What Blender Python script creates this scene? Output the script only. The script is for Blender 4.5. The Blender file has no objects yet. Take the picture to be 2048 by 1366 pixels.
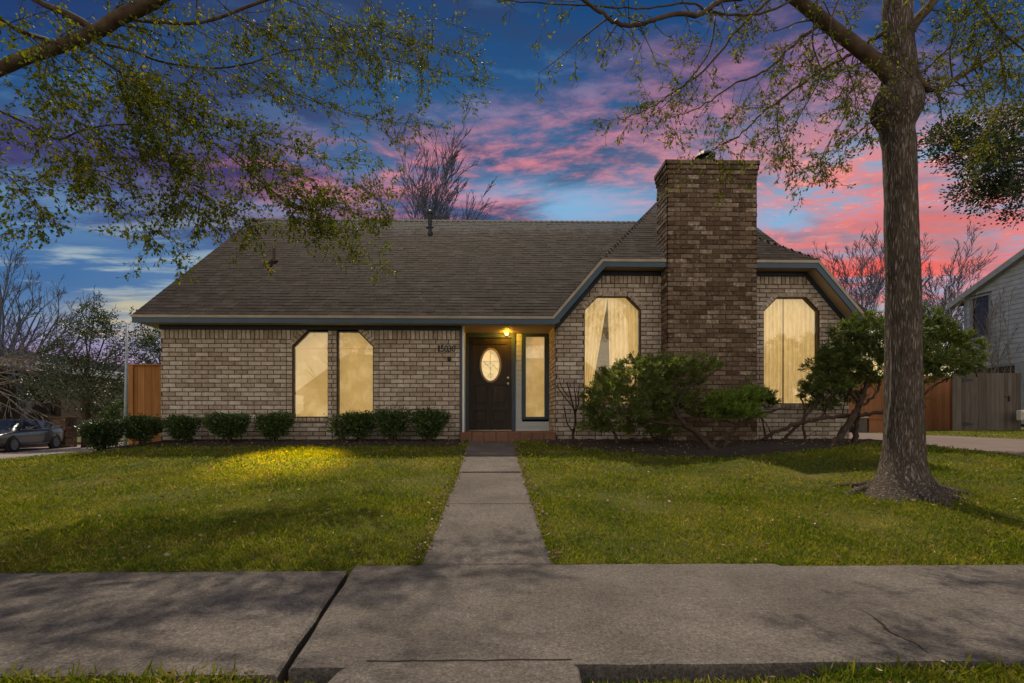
import bpy, math, random
import numpy as np
from mathutils import Vector, Matrix
R = math.radians
rnd = random.Random(7)
NR = np.random.default_rng(11)
scene = bpy.context.scene
COL = scene.collection

# ------------------------------------------------------------------ camera
F = 1000.0; VH = 840.0; CX = 1007.0; TH = 0.02
CT, ST = math.cos(TH), math.sin(TH)
CAMZ = 0.95
cam_d = bpy.data.cameras.new("camera"); cam = bpy.data.objects.new("camera", cam_d); COL.objects.link(cam)
cam.location = (0, 0, CAMZ); cam.rotation_euler = (R(90), 0, -TH)
cam_d.sensor_width = 36; cam_d.lens = F/2048*36
cam_d.shift_x = 17/2048; cam_d.shift_y = (VH-683)/2048
cam_d.clip_start = 0.05; cam_d.clip_end = 2000
scene.camera = cam
def P(u, v, Y):
    a = (u-CX)/F; d = Y/(CT-a*ST)
    return Vector((d*(a*CT+ST), Y, CAMZ-(v-VH)*d/F))
def XU(u, Y): return P(u, 0, Y).x
def ZV(v, Y, u=987): return P(u, v, Y).z

# ------------------------------------------------------------------ view
scene.view_settings.view_transform = 'Standard'; scene.view_settings.look = 'None'
scene.view_settings.gamma = 1; scene.view_settings.exposure = 0.15
scene.render.engine = 'CYCLES'
scene.cycles.max_bounces = 6; scene.cycles.transparent_max_bounces = 12
scene.cycles.sample_clamp_indirect = 4

# ------------------------------------------------------------------ sun
SUN_EL, SUN_AZ = R(57.5), R(-8)      # high behind the house
sd = bpy.data.lights.new("sun", 'SUN'); sun = bpy.data.objects.new("sun", sd); COL.objects.link(sun)
sd.energy = 4.3; sd.angle = R(0.6); sd.color = (1.0, 0.86, 0.66)
tos = Vector((math.sin(SUN_AZ)*math.cos(SUN_EL), math.cos(SUN_AZ)*math.cos(SUN_EL), math.sin(SUN_EL)))
sun.rotation_euler = tos.to_track_quat('Z', 'Y').to_euler()

# ------------------------------------------------------------------ node helper
class N:
    def __init__(s, tree): s.t = tree; s.l = tree.links
    def new(s, typ, **kw):
        n = s.t.nodes.new(typ)
        for k, v in kw.items(): setattr(n, k, v)
        return n
    def link(s, a, b): s.l.new(a, b)
    def put(s, sock, v):
        if hasattr(v, 'is_output') or isinstance(v, bpy.types.NodeSocket): s.l.new(v, sock)
        elif isinstance(v, (tuple, list)) and len(v) == 3 and sock.type == 'RGBA': sock.default_value = (*v, 1)
        else: sock.default_value = v
    def math(s, op, a, b=0.0, c=None, clamp=False):
        n = s.new('ShaderNodeMath', operation=op, use_clamp=clamp)
        s.put(n.inputs[0], a); s.put(n.inputs[1], b)
        if c is not None: s.put(n.inputs[2], c)
        return n.outputs[0]
    def mix(s, f, a, b, mode='MIX'):
        n = s.new('ShaderNodeMix', data_type='RGBA', blend_type=mode)
        s.put(n.inputs[0], f); s.put(n.inputs[6], a); s.put(n.inputs[7], b)
        return n.outputs[2]
    def mapr(s, v, a, b, c=0.0, d=1.0, smooth=True):
        n = s.new('ShaderNodeMapRange', interpolation_type='SMOOTHSTEP' if smooth else 'LINEAR')
        s.put(n.inputs[0], v)
        for i, q in enumerate((a, b, c, d)): n.inputs[i+1].default_value = q
        return n.outputs[0]
    def ramp(s, v, stops, interp='LINEAR'):
        n = s.new('ShaderNodeValToRGB'); cr = n.color_ramp; cr.interpolation = interp
        while len(cr.elements) < len(stops): cr.elements.new(0.5)
        for e, (p, c) in zip(cr.elements, stops): e.position = p; e.color = (*c, 1)
        s.put(n.inputs[0], v); return n.outputs[0]
    def noise(s, vec, scale, detail=4, rough=.55, dist=0.0, w=None):
        n = s.new('ShaderNodeTexNoise')
        if vec is not None: s.put(n.inputs['Vector'], vec)
        n.inputs['Scale'].default_value = scale; n.inputs['Detail'].default_value = detail
        n.inputs['Roughness'].default_value = rough; n.inputs['Distortion'].default_value = dist
        return n.outputs[0]
    def comb(s, x, y, z=0.0):
        n = s.new('ShaderNodeCombineXYZ')
        for i, q in enumerate((x, y, z)): s.put(n.inputs[i], q)
        return n.outputs[0]
    def vscale(s, v, sc):
        n = s.new('ShaderNodeMapping'); s.put(n.inputs[0], v); n.inputs['Scale'].default_value = sc
        return n.outputs[0]

# ------------------------------------------------------------------ world: sunset sky
w = bpy.data.worlds.new("World"); scene.world = w; w.use_nodes = True
nt = w.node_tree; nt.nodes.clear(); n = N(nt)
tc = n.new('ShaderNodeTexCoord'); sep = n.new('ShaderNodeSeparateXYZ'); n.link(tc.outputs['Generated'], sep.inputs[0])
dx, dy, dz = sep.outputs
yy = n.math('MAXIMUM', n.math('ABSOLUTE', dy), 0.12)
X = n.math('DIVIDE', dx, yy); Z = n.math('DIVIDE', dz, yy)
# cloud layer seen in perspective
zp = n.math('ADD', n.math('MAXIMUM', Z, 0.0), 0.30)
pv = n.comb(n.math('DIVIDE', X, zp), n.math('DIVIDE', 1.6, zp), n.math('MULTIPLY', dy, 0.3))
warp = n.new('ShaderNodeTexNoise'); n.put(warp.inputs['Vector'], pv); warp.inputs['Scale'].default_value = 1.2; warp.inputs['Detail'].default_value = 2
wv = n.new('ShaderNodeVectorMath', operation='MULTIPLY_ADD'); n.link(warp.outputs['Color'], wv.inputs[0]); wv.inputs[1].default_value = (.28, .28, .28); n.link(pv, wv.inputs[2])
rot = n.new('ShaderNodeMapping'); n.link(wv.outputs[0], rot.inputs[0]); rot.inputs['Rotation'].default_value = (0, 0, R(-28)); rot.inputs['Scale'].default_value = (1.0, 2.2, 1)
c_big = n.noise(rot.outputs[0], 1.5, 7, .58, .15)
rot2 = n.new('ShaderNodeMapping'); n.link(wv.outputs[0], rot2.inputs[0]); rot2.inputs['Rotation'].default_value = (0, 0, R(-22)); rot2.inputs['Scale'].default_value = (2.0, 3.2, 1); rot2.inputs['Location'].default_value = (3.1, 7.7, 0)
c_fine = n.noise(rot2.outputs[0], 2.6, 9, .66, .12)
rot3 = n.new('ShaderNodeMapping'); n.link(wv.outputs[0], rot3.inputs[0]); rot3.inputs['Rotation'].default_value = (0, 0, R(8)); rot3.inputs['Scale'].default_value = (.9, 3.4, 1); rot3.inputs['Location'].default_value = (9.1, 2.7, 0)
c_str = n.noise(rot3.outputs[0], 1.8, 6, .6, .2)
rot4 = n.new('ShaderNodeMapping'); n.link(wv.outputs[0], rot4.inputs[0]); rot4.inputs['Rotation'].default_value = (0, 0, R(25)); rot4.inputs['Scale'].default_value = (2.4, 4.2, 1); rot4.inputs['Location'].default_value = (1.3, 4.1, 0)
c_rip = n.noise(rot4.outputs[0], 5.0, 7, .70, .2)
def blob(cx, cz, sx, sz, gain=1.0):
    v = n.new('ShaderNodeVectorMath', operation='LENGTH')
    n.put(v.inputs[0], n.comb(n.math('DIVIDE', n.math('SUBTRACT', X, cx), sx), n.math('DIVIDE', n.math('SUBTRACT', Z, cz), sz)))
    return n.mapr(v.outputs['Value'], 0.0, 1.0, gain, 0.0)
base = n.ramp(Z, [(0.0, (.42, .42, .42)), (.14, (.27, .39, .54)), (.36, (.17, .30, .48)), (.50, (.070, .155, .31)), (.66, (.022, .085, .215)), (.84, (.009, .055, .17))])
# blue-grey and indigo cloud bodies
dk = n.math('MULTIPLY', n.mapr(c_big, .42, .62), n.mapr(Z, .16, .42))
base = n.mix(n.math('MULTIPLY', dk, .85), base, (.030, .052, .125))
lt = n.math('MULTIPLY', n.mapr(c_fine, .50, .66), n.mapr(Z, 1.05, .25))
base = n.mix(n.math('MULTIPLY', lt, .50), base, (.16, .32, .56))
# indigo / purple bank on the left
pl = n.math('ADD', blob(-.85, .50, .85, .26), blob(-.40, .42, .55, .17), clamp=True)
base = n.mix(n.math('MULTIPLY', n.math('MULTIPLY', pl, n.mapr(c_big, .36, .60)), .85), base, (.055, .036, .135))
tl = blob(-1.0, .88, .8, .30)
base = n.mix(n.math('MULTIPLY', tl, .7), base, (.018, .032, .12))
# blue bank with pale streaks low on the left
bl = blob(-.90, .29, .85, .22)
base = n.mix(n.math('MULTIPLY', bl, .9), base, (.040, .125, .30))
base = n.mix(n.math('MULTIPLY', n.math('MULTIPLY', bl, n.mapr(c_str, .46, .60)), .85), base, (.36, .44, .46))
hy = blob(-.74, .20, .24, .07)
base = n.mix(n.math('MULTIPLY', hy, n.mapr(c_str, .40, .62, .25, .95)), base, (.62, .50, .24))
hp = blob(-.95, .10, .75, .12)
base = n.mix(n.math('MULTIPLY', hp, .8), base, (.36, .16, .33))
# pink and coral clouds
pk = blob(.20, .50, .62, .20, 1.0); pk2 = blob(-.25, .47, .50, .15, .9); pk3 = blob(.62, .60, .60, .30, .85); pk4 = blob(.20, .405, .35, .07, .6)
pm = n.math('ADD', n.math('ADD', pk, pk2), n.math('ADD', pk3, pk4), clamp=True)
base = n.mix(n.math('MULTIPLY', pm, n.mapr(n.math('ADD', n.math('MULTIPLY', c_fine, .72), n.math('MULTIPLY', c_rip, .28)), .42, .62)), base, (.58, .20, .25))
mag = blob(.70, .62, .60, .34)
base = n.mix(n.math('MULTIPLY', n.math('MULTIPLY', mag, n.mapr(c_big, .40, .62)), .5), base, (.24, .13, .29))
rc = n.math('ADD', blob(.74, .42, .66, .32), blob(1.05, .40, .60, .30), clamp=True)
base = n.mix(n.math('MULTIPLY', rc, .75), base, (.30, .40, .55))
base = n.mix(n.math('MULTIPLY', n.math('MULTIPLY', rc, n.mapr(c_big, .50, .64)), .6), base, (.17, .14, .22))
base = n.mix(n.math('MULTIPLY', rc, n.mapr(n.math('ADD', n.math('MULTIPLY', c_fine, .5), n.math('MULTIPLY', c_rip, .5)), .42, .58)), base, (.70, .21, .21))
base = n.mix(n.math('MULTIPLY', n.math('MULTIPLY', rc, n.mapr(c_rip, .54, .68)), .6), base, (.86, .42, .36))
rd = n.math('ADD', blob(.92, .36, .34, .17), blob(.68, .30, .30, .12), clamp=True)
base = n.mix(n.math('MULTIPLY', rd, n.mapr(c_str, .40, .60)), base, (.88, .115, .085))
gr = blob(.95, .34, .60, .22)
base = n.mix(n.math('MULTIPLY', n.math('MULTIPLY', gr, n.mapr(c_big, .46, .6)), .55), base, (.40, .22, .24))
yh = blob(.78, .10, .40, .16)
base = n.mix(yh, base, (.80, .62, .24))
# open blue gaps low in the middle
gp = n.math('ADD', blob(.14, .425, .30, .085), blob(.585, .37, .14, .10), clamp=True)
base = n.mix(n.math('MULTIPLY', gp, n.mapr(c_big, .62, .40)), base, (.20, .40, .62))
# clear bright sky on the far side of the street (behind the camera), warmer and brighter
nis = n.new('ShaderNodeTexSky', sky_type='NISHITA'); nis.sun_disc = False; nis.sun_elevation = SUN_EL; nis.sun_rotation = SUN_AZ
nsc = n.mix(1.0, nis.outputs[0], (.06, .06, .06), 'MULTIPLY')
rear = n.mix(1.0, nsc, n.ramp(n.math('ABSOLUTE', dz), [(0, (1.18, 1.0, .76)), (.35, (1.10, .95, .77)), (1, (.26, .27, .33))]), 'ADD')
rf = n.mapr(dy, .05, -.35)
skyc = n.mix(rf, base, rear)
skyc = n.mix(n.mapr(dz, .0, -.12), skyc, (.05, .05, .05))
bg = n.new('ShaderNodeBackground'); n.link(skyc, bg.inputs[0]); bg.inputs[1].default_value = 1.0
wo = n.new('ShaderNodeOutputWorld'); n.link(bg.outputs[0], wo.inputs[0])

# ------------------------------------------------------------------ mesh helpers
class MB:
    """collects shapes into one mesh; verts in world metres"""
    def __init__(s): s.v = []; s.f = []; s.t = []      # t: tint per vertex
    def add(s, vs, fs, tint=None):
        o = len(s.v); s.v += [tuple(p) for p in vs]; s.f += [tuple(i+o for i in f) for f in fs]
        s.t += [tint if tint is not None else .5]*len(vs)
    def box(s, x0, x1, y0, y1, z0, z1, tint=None):
        s.add([(x0,y0,z0),(x1,y0,z0),(x1,y1,z0),(x0,y1,z0),(x0,y0,z1),(x1,y0,z1),(x1,y1,z1),(x0,y1,z1)],
              [(0,3,2,1),(4,5,6,7),(0,1,5,4),(1,2,6,5),(2,3,7,6),(3,0,4,7)], tint)
    def bev(s, x0, x1, y0, y1, z0, z1, b=.01, tint=None):
        """box with all vertical and top/front edges bevelled (chamfered box)"""
        xs = (x0, x1); ys = (y0, y1); zs = (z0, z1); vs = []
        for sz in (0, 1):
            for sy in (0, 1):
                for sx in (0, 1):
                    x, y, z = xs[sx], ys[sy], zs[sz]; ix, iy, iz = (b if sx == 0 else -b), (b if sy == 0 else -b), (b if sz == 0 else -b)
                    vs += [(x, y+iy, z+iz), (x+ix, y, z+iz), (x+ix, y+iy, z)]
        s.hull(vs, tint)
    def hull(s, pts, tint=None):
        import bmesh
        bm = bmesh.new()
        for p in pts: bm.verts.new(p)
        bmesh.ops.convex_hull(bm, input=bm.verts)
        bm.verts.ensure_lookup_table(); bm.verts.index_update()
        s.add([v.co[:] for v in bm.verts], [[v.index for v in f.verts] for f in bm.faces], tint); bm.free()
    def prism(s, poly, axis, a, b, tint=None):
        """poly of 2D points extruded along axis (0,1,2) from a to b"""
        def mk(p, q):
            if axis == 0: return (q, p[0], p[1])
            if axis == 1: return (p[0], q, p[1])
            return (p[0], p[1], q)
        k = len(poly); vs = [mk(p, a) for p in poly]+[mk(p, b) for p in poly]
        fs = [tuple(range(k)), tuple(range(2*k-1, k-1, -1))]+[(i, (i+1) % k, (i+1) % k+k, i+k) for i in range(k)]
        s.add(vs, fs, tint)
    def tube(s, pts, rad, n=6, cap=True, tint=None, jit=0.0):
        pts = [Vector(p) for p in pts]
        if not hasattr(rad, '__len__'): rad = [rad]*len(pts)
        vs = []; ref = None
        for i, p in enumerate(pts):
            t = (pts[min(i+1, len(pts)-1)]-pts[max(i-1, 0)])
            if t.length < 1e-9: t = Vector((0,0,1))
            t.normalize()
            if ref is None: ref = t.orthogonal().normalized()
            ref = (ref-t*ref.dot(t))
            ref = ref.normalized() if ref.length > 1e-6 else t.orthogonal().normalized()
            bi = t.cross(ref)
            for k in range(n):
                a = 2*math.pi*k/n; rr = rad[i]*(1+(rnd.uniform(-jit, jit) if jit else 0))
                vs.append(p+(ref*math.cos(a)+bi*math.sin(a))*rr)
        fs = [(i*n+k, i*n+(k+1) % n, (i+1)*n+(k+1) % n, (i+1)*n+k) for i in range(len(pts)-1) for k in range(n)]
        if cap: fs += [tuple(range(n-1, -1, -1)), tuple(range((len(pts)-1)*n, len(pts)*n))]
        s.add(vs, fs, tint)
    def lathe(s, c, prof, n=16, axis='z', tint=None):
        vs = []
        for (r, h) in prof:
            for k in range(n):
                a = 2*math.pi*k/n
                if axis == 'z': vs.append((c[0]+r*math.cos(a), c[1]+r*math.sin(a), c[2]+h))
                elif axis == 'x': vs.append((c[0]+h, c[1]+r*math.cos(a), c[2]+r*math.sin(a)))
                else: vs.append((c[0]+r*math.cos(a), c[1]+h, c[2]+r*math.sin(a)))
        fs = [(i*n+k, i*n+(k+1) % n, (i+1)*n+(k+1) % n, (i+1)*n+k) for i in range(len(prof)-1) for k in range(n)]
        fs += [tuple(range(n-1, -1, -1)), tuple(range((len(prof)-1)*n, len(prof)*n))]
        s.add(vs, fs, tint)

def root_loc(parent):
    while parent.parent: parent = parent.parent
    return Vector(parent.location)
def obj(name, mb, m, parent=None, smooth=False, label=None, loc=None):
    me = bpy.data.meshes.new(name)
    off = root_loc(parent) if parent else (Vector(loc) if loc else Vector((0,0,0)))
    v = np.array(mb.v, dtype=np.float64).reshape(-1, 3)-np.array(off)
    me.from_pydata(v.tolist(), [], mb.f); me.update()
    at = me.attributes.new('tint', 'FLOAT', 'POINT'); at.data.foreach_set('value', np.array(mb.t, dtype=np.float32))
    if smooth: me.polygons.foreach_set('use_smooth', [True]*len(me.polygons))
    me.materials.append(m)
    o = bpy.data.objects.new(name, me); COL.objects.link(o)
    if parent: o.parent = parent
    elif loc: o.location = loc
    if label: o['label'] = label
    return o
class NPB:
    """bulk leaves / blades"""
    def __init__(s): s.V = []; s.F = []; s.T = []; s.n = 0
    def add(s, V, Fc, T):
        s.V.append(V); s.F.append(Fc+s.n); s.T.append(T); s.n += len(V)
    def leaves(s, pos, d, L, W=.45, rng=NR, fold=.12, tint=None):
        m = len(pos)
        if m == 0: return
        d = d/np.maximum(np.linalg.norm(d, axis=1, keepdims=True), 1e-6)
        r = rng.normal(size=(m, 3)); side = np.cross(d, r); side /= np.maximum(np.linalg.norm(side, axis=1, keepdims=True), 1e-6)
        up = np.cross(side, d); L = np.asarray(L).reshape(-1, 1)*np.ones((m, 1))
        v0 = pos; v1 = pos+d*L*.55+side*L*W*.5+up*L*fold; v2 = pos+d*L; v3 = pos+d*L*.55-side*L*W*.5+up*L*fold
        V = np.stack([v0, v1, v2, v3], 1).reshape(-1, 3)
        b = np.arange(m)*4
        Fc = np.concatenate([np.stack([b, b+1, b+2], 1), np.stack([b, b+2, b+3], 1)], 0)
        T = np.repeat(rng.random(m) if tint is None else tint, 4)
        s.add(V, Fc, T)
    def build(s, name, m, parent=None, loc=None, label=None):
        V = np.concatenate(s.V); Fc = np.concatenate(s.F); T = np.concatenate(s.T)
        off = root_loc(parent) if parent else (Vector(loc) if loc else Vector((0,0,0)))
        V = V-np.array(off)
        me = bpy.data.meshes.new(name); me.vertices.add(len(V)); me.vertices.foreach_set('co', V.astype(np.float32).ravel())
        me.loops.add(len(Fc)*3); me.loops.foreach_set('vertex_index', Fc.astype(np.int32).ravel())
        me.polygons.add(len(Fc)); me.polygons.foreach_set('loop_start', np.arange(len(Fc), dtype=np.int32)*3)
        me.update(calc_edges=True); me.validate()
        at = me.attributes.new('tint', 'FLOAT', 'POINT'); at.data.foreach_set('value', T.astype(np.float32))
        me.materials.append(m)
        o = bpy.data.objects.new(name, me); COL.objects.link(o)
        if parent: o.parent = parent
        elif loc: o.location = loc
        if label: o['label'] = label
        return o
def thing(name, label, cat, loc, group=None):
    o = bpy.data.objects.new(name, None); COL.objects.link(o); o.location = loc; o.empty_display_size = .2
    o['label'] = label; o['category'] = cat
    if group: o['group'] = group
    return o
def struct(o, kind='structure', label=None, cat=None):
    o['kind'] = kind
    if label: o['label'] = label
    if cat: o['category'] = cat
    return o

# ------------------------------------------------------------------ materials
def mat(name, cols, scale=3.0, detail=5, rough=.8, bump=.3, bscale=30, metal=0.0, spec=.3, tint=None, dirt=None, stretch=(1,1,1), coat=0, transl=None, bdist=.01):
    """cols: ramp stops over noise; tint: amount the per-vertex tint brightens / darkens"""
    m = bpy.data.materials.new(name); m.use_nodes = True; t = m.node_tree; t.nodes.clear(); n = N(t)
    tc = n.new('ShaderNodeTexCoord').outputs['Object']; v = n.vscale(tc, stretch)
    f = n.noise(v, scale, detail, .6)
    f = n.mapr(f, .28, .72, smooth=False)
    if tint:
        a = n.new('ShaderNodeAttribute', attribute_name='tint').outputs['Fac']
        f = n.math('ADD', n.math('MULTIPLY', f, 1-tint), n.math('MULTIPLY', a, tint))
    c = n.ramp(f, cols)
    if dirt:   # (colour, scale, lo, hi, amount)
        dn = n.noise(tc, dirt[1], 6, .65); c = n.mix(n.math('MULTIPLY', n.mapr(dn, dirt[2], dirt[3]), dirt[4]), c, dirt[0])
    b = n.new('ShaderNodeBsdfPrincipled'); n.link(c, b.inputs['Base Color'])
    b.inputs['Roughness'].default_value = rough; b.inputs['Metallic'].default_value = metal
    b.inputs['Specular IOR Level'].default_value = spec; b.inputs['Coat Weight'].default_value = coat
    if bump:
        bn = n.noise(v, bscale, 5, .65); bp = n.new('ShaderNodeBump'); n.link(bn, bp.inputs['Height'])
        bp.inputs['Strength'].default_value = bump; bp.inputs['Distance'].default_value = bdist; n.link(bp.outputs[0], b.inputs['Normal'])
    out = n.new('ShaderNodeOutputMaterial')
    if transl:
        tr = n.new('ShaderNodeBsdfTranslucent'); n.link(n.mix(1.0, c, transl[1], 'MULTIPLY'), tr.inputs[0])
        ms = n.new('ShaderNodeMixShader'); ms.inputs[0].default_value = transl[0]; n.link(b.outputs[0], ms.inputs[1]); n.link(tr.outputs[0], ms.inputs[2])
        n.link(ms.outputs[0], out.inputs[0])
    else: n.link(b.outputs[0], out.inputs[0])
    return m
def glow(name, cols, strength, scale=(1,1,1), nscale=3, detail=4, fold=False):
    m = bpy.data.materials.new(name); m.use_nodes = True; t = m.node_tree; t.nodes.clear(); n = N(t)
    v = n.vscale(n.new('ShaderNodeTexCoord').outputs['Object'], scale)
    f = n.mapr(n.noise(v, nscale, detail, .6, .3), .3, .7, smooth=False)
    if fold: f = n.math('ADD', n.math('MULTIPLY', f, .62), n.math('MULTIPLY', n.new('ShaderNodeAttribute', attribute_name='tint').outputs['Fac'], .45))  # pleat shading painted into the glow: brightness follows the fold phase
    c = n.ramp(f, cols); e = n.new('ShaderNodeEmission'); n.link(c, e.inputs[0]); e.inputs[1].default_value = strength
    d = n.new('ShaderNodeBsdfDiffuse'); n.link(c, d.inputs[0])
    a = n.new('ShaderNodeAddShader'); n.link(e.outputs[0], a.inputs[0]); n.link(d.outputs[0], a.inputs[1])
    out = n.new('ShaderNodeOutputMaterial'); n.link(a.outputs[0], out.inputs[0]); return m
def glass(name, fac=.16, col=(1,.93,.8), rough=.02):
    m = bpy.data.materials.new(name); m.use_nodes = True; t = m.node_tree; t.nodes.clear(); n = N(t)
    tr = n.new('ShaderNodeBsdfTransparent'); tr.inputs[0].default_value = (.9, .88, .82, 1)
    gl = n.new('ShaderNodeBsdfGlossy'); gl.inputs[0].default_value = (*col, 1); gl.inputs[1].default_value = rough
    ms = n.new('ShaderNodeMixShader'); ms.inputs[0].default_value = fac
    n.link(tr.outputs[0], ms.inputs[1]); n.link(gl.outputs[0], ms.inputs[2])
    out = n.new('ShaderNodeOutputMaterial'); n.link(ms.outputs[0], out.inputs[0]); return m

M = {}
M['brick'] = mat('washed_brick', [(0,(.20,.135,.090)),(.3,(.30,.23,.17)),(.6,(.40,.33,.26)),(1,(.56,.485,.40))], 9, 5, .9, .7, 55, tint=.55, dirt=((.17,.115,.075), 16, .5, .72, .6))
M['brick_dark'] = mat('chimney_brick', [(0,(.035,.019,.010)),(.30,(.085,.050,.028)),(.55,(.135,.088,.055)),(.78,(.19,.135,.09)),(.9,(.34,.28,.22)),(1,(.56,.49,.42))], 14, 6, .9, 1.0, 45, tint=.62, dirt=((.30,.25,.20), 11, .56, .70, .75))
M['mortar'] = mat('mortar', [(0,(.060,.036,.018)),(1,(.105,.068,.038))], 8, 4, .95, .5, 60)
M['mortar_dark'] = mat('chimney_mortar', [(0,(.045,.027,.016)),(1,(.10,.068,.045))], 8, 4, .95, .5, 60)
M['shingle'] = mat('shingle', [(0,(.010,.0065,.005)),(.5,(.021,.0145,.0115)),(1,(.040,.029,.024))], 7, 5, .9, .8, 90, tint=.65, dirt=((.06,.05,.045), 3, .5, .7, .5), spec=.1)
M['ridge_cap'] = mat('ridge_cap', [(0,(.045,.038,.032)),(1,(.095,.082,.070))], 8, 5, .9, .6, 80, tint=.4)
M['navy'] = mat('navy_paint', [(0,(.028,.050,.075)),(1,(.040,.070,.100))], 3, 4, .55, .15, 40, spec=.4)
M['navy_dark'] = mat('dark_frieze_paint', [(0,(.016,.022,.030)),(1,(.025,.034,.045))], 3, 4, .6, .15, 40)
M['tan_metal'] = mat('drip_edge_paint', [(0,(.24,.185,.13)),(1,(.34,.27,.20))], 4, 4, .5, .2, 30)
M['soffit'] = mat('soffit_paint', [(0,(.30,.215,.13)),(1,(.38,.28,.18))], 3, 4, .7, .15, 25)
M['cream'] = mat('cream_trim', [(0,(.58,.52,.42)),(1,(.68,.62,.52))], 4, 4, .6, .15, 40)
M['siding'] = mat('cream_siding', [(0,(.40,.44,.44)),(1,(.50,.53,.52))], 4, 4, .6, .2, 40)
M['frame'] = mat('bronze_frame', [(0,(.035,.026,.017)),(1,(.065,.048,.032))], 5, 3, .5, .1, 40)
M['door'] = mat('door_paint', [(0,(.014,.010,.007)),(.6,(.03,.02,.012)),(1,(.055,.036,.02))], 4, 6, .5, .5, 14, stretch=(6,1,.6))
M['tile'] = mat('porch_tile', [(0,(.10,.042,.022)),(1,(.18,.085,.05))], 5, 4, .7, .3, 40, tint=.5)
M['metal'] = mat('galvanized_metal', [(0,(.20,.20,.21)),(1,(.34,.34,.35))], 6, 4, .45, .2, 40, metal=.7)
M['pole'] = mat('pole_paint', [(0,(.23,.25,.28)),(1,(.34,.36,.40))], 6, 4, .5, .2, 40)
M['black'] = mat('black_iron', [(0,(.008,.008,.008)),(1,(.02,.02,.02))], 6, 3, .5, .1, 40)
M['brass'] = mat('door_brass', [(0,(.35,.30,.22)),(1,(.5,.45,.35))], 6, 3, .3, .1, 40, metal=.9)
M['concrete'] = mat('concrete', [(0,(.080,.066,.055)),(.5,(.112,.095,.082)),(1,(.145,.126,.112))], 1.6, 7, .92, .6, 160, tint=.15, dirt=((.058,.047,.038), 2.3, .5, .72, .45), bdist=.006)

def concrete(name, cols, seed=0.0):
    m = bpy.data.materials.new(name); m.use_nodes = True; t = m.node_tree; t.nodes.clear(); n = N(t)
    tc = n.new('ShaderNodeTexCoord').outputs['Object']
    c = n.ramp(n.mapr(n.noise(tc, 1.4, 8, .68), .30, .70, smooth=False), cols)
    c = n.mix(n.math('MULTIPLY', n.mapr(n.noise(tc, 4.5, 8, .7, .5), .52, .68), .30), c, tuple(q*.55 for q in cols[0][1]))
    # brushed wear, fine aggregate and pale grit
    f = n.noise(tc, 85, 4, .8); c = n.mix(.95, c, n.ramp(f, [(.3, (.22,.20,.18)), (.5, (.5,.5,.5)), (.72, (.95,.93,.90))]), 'OVERLAY')
    f2 = n.noise(tc, 38, 5, .75); c = n.mix(.75, c, n.ramp(f2, [(.32, (.25,.24,.23)), (.5, (.5,.5,.5)), (.7, (.80,.79,.77))]), 'OVERLAY')
    vo = n.new('ShaderNodeTexVoronoi'); n.link(tc, vo.inputs['Vector']); vo.inputs['Scale'].default_value = 46
    sp = n.math('MULTIPLY', n.mapr(vo.outputs['Distance'], .16, .05), n.mapr(n.noise(tc, 19, 2), .52, .60)); c = n.mix(n.math('MULTIPLY', sp, .5), c, (.30, .28, .25))
    vo2 = n.new('ShaderNodeTexVoronoi'); n.link(tc, vo2.inputs['Vector']); vo2.inputs['Scale'].default_value = 21
    pt = n.math('MULTIPLY', n.mapr(vo2.outputs['Distance'], .10, .05), n.mapr(n.noise(tc, 7, 2), .54, .60)); c = n.mix(n.math('MULTIPLY', pt, .8), c, (.02, .016, .012))
    b = n.new('ShaderNodeBsdfPrincipled'); n.link(c, b.inputs['Base Color']); b.inputs['Roughness'].default_value = .95; b.inputs['Specular IOR Level'].default_value = .2
    bh = n.math('ADD', n.math('MULTIPLY', n.noise(tc, 90, 5, .7), .6), n.math('MULTIPLY', n.noise(tc, 9, 5, .7), 1.0))
    bp = n.new('ShaderNodeBump'); n.link(bh, bp.inputs['Height']); bp.inputs['Strength'].default_value = .55; bp.inputs['Distance'].default_value = .010; n.link(bp.outputs[0], b.inputs['Normal'])
    o = n.new('ShaderNodeOutputMaterial'); n.link(b.outputs[0], o.inputs[0]); return m
M['concrete'] = concrete('concrete', [(0,(.060,.051,.045)),(.5,(.090,.078,.070)),(1,(.125,.110,.100))])
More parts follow.
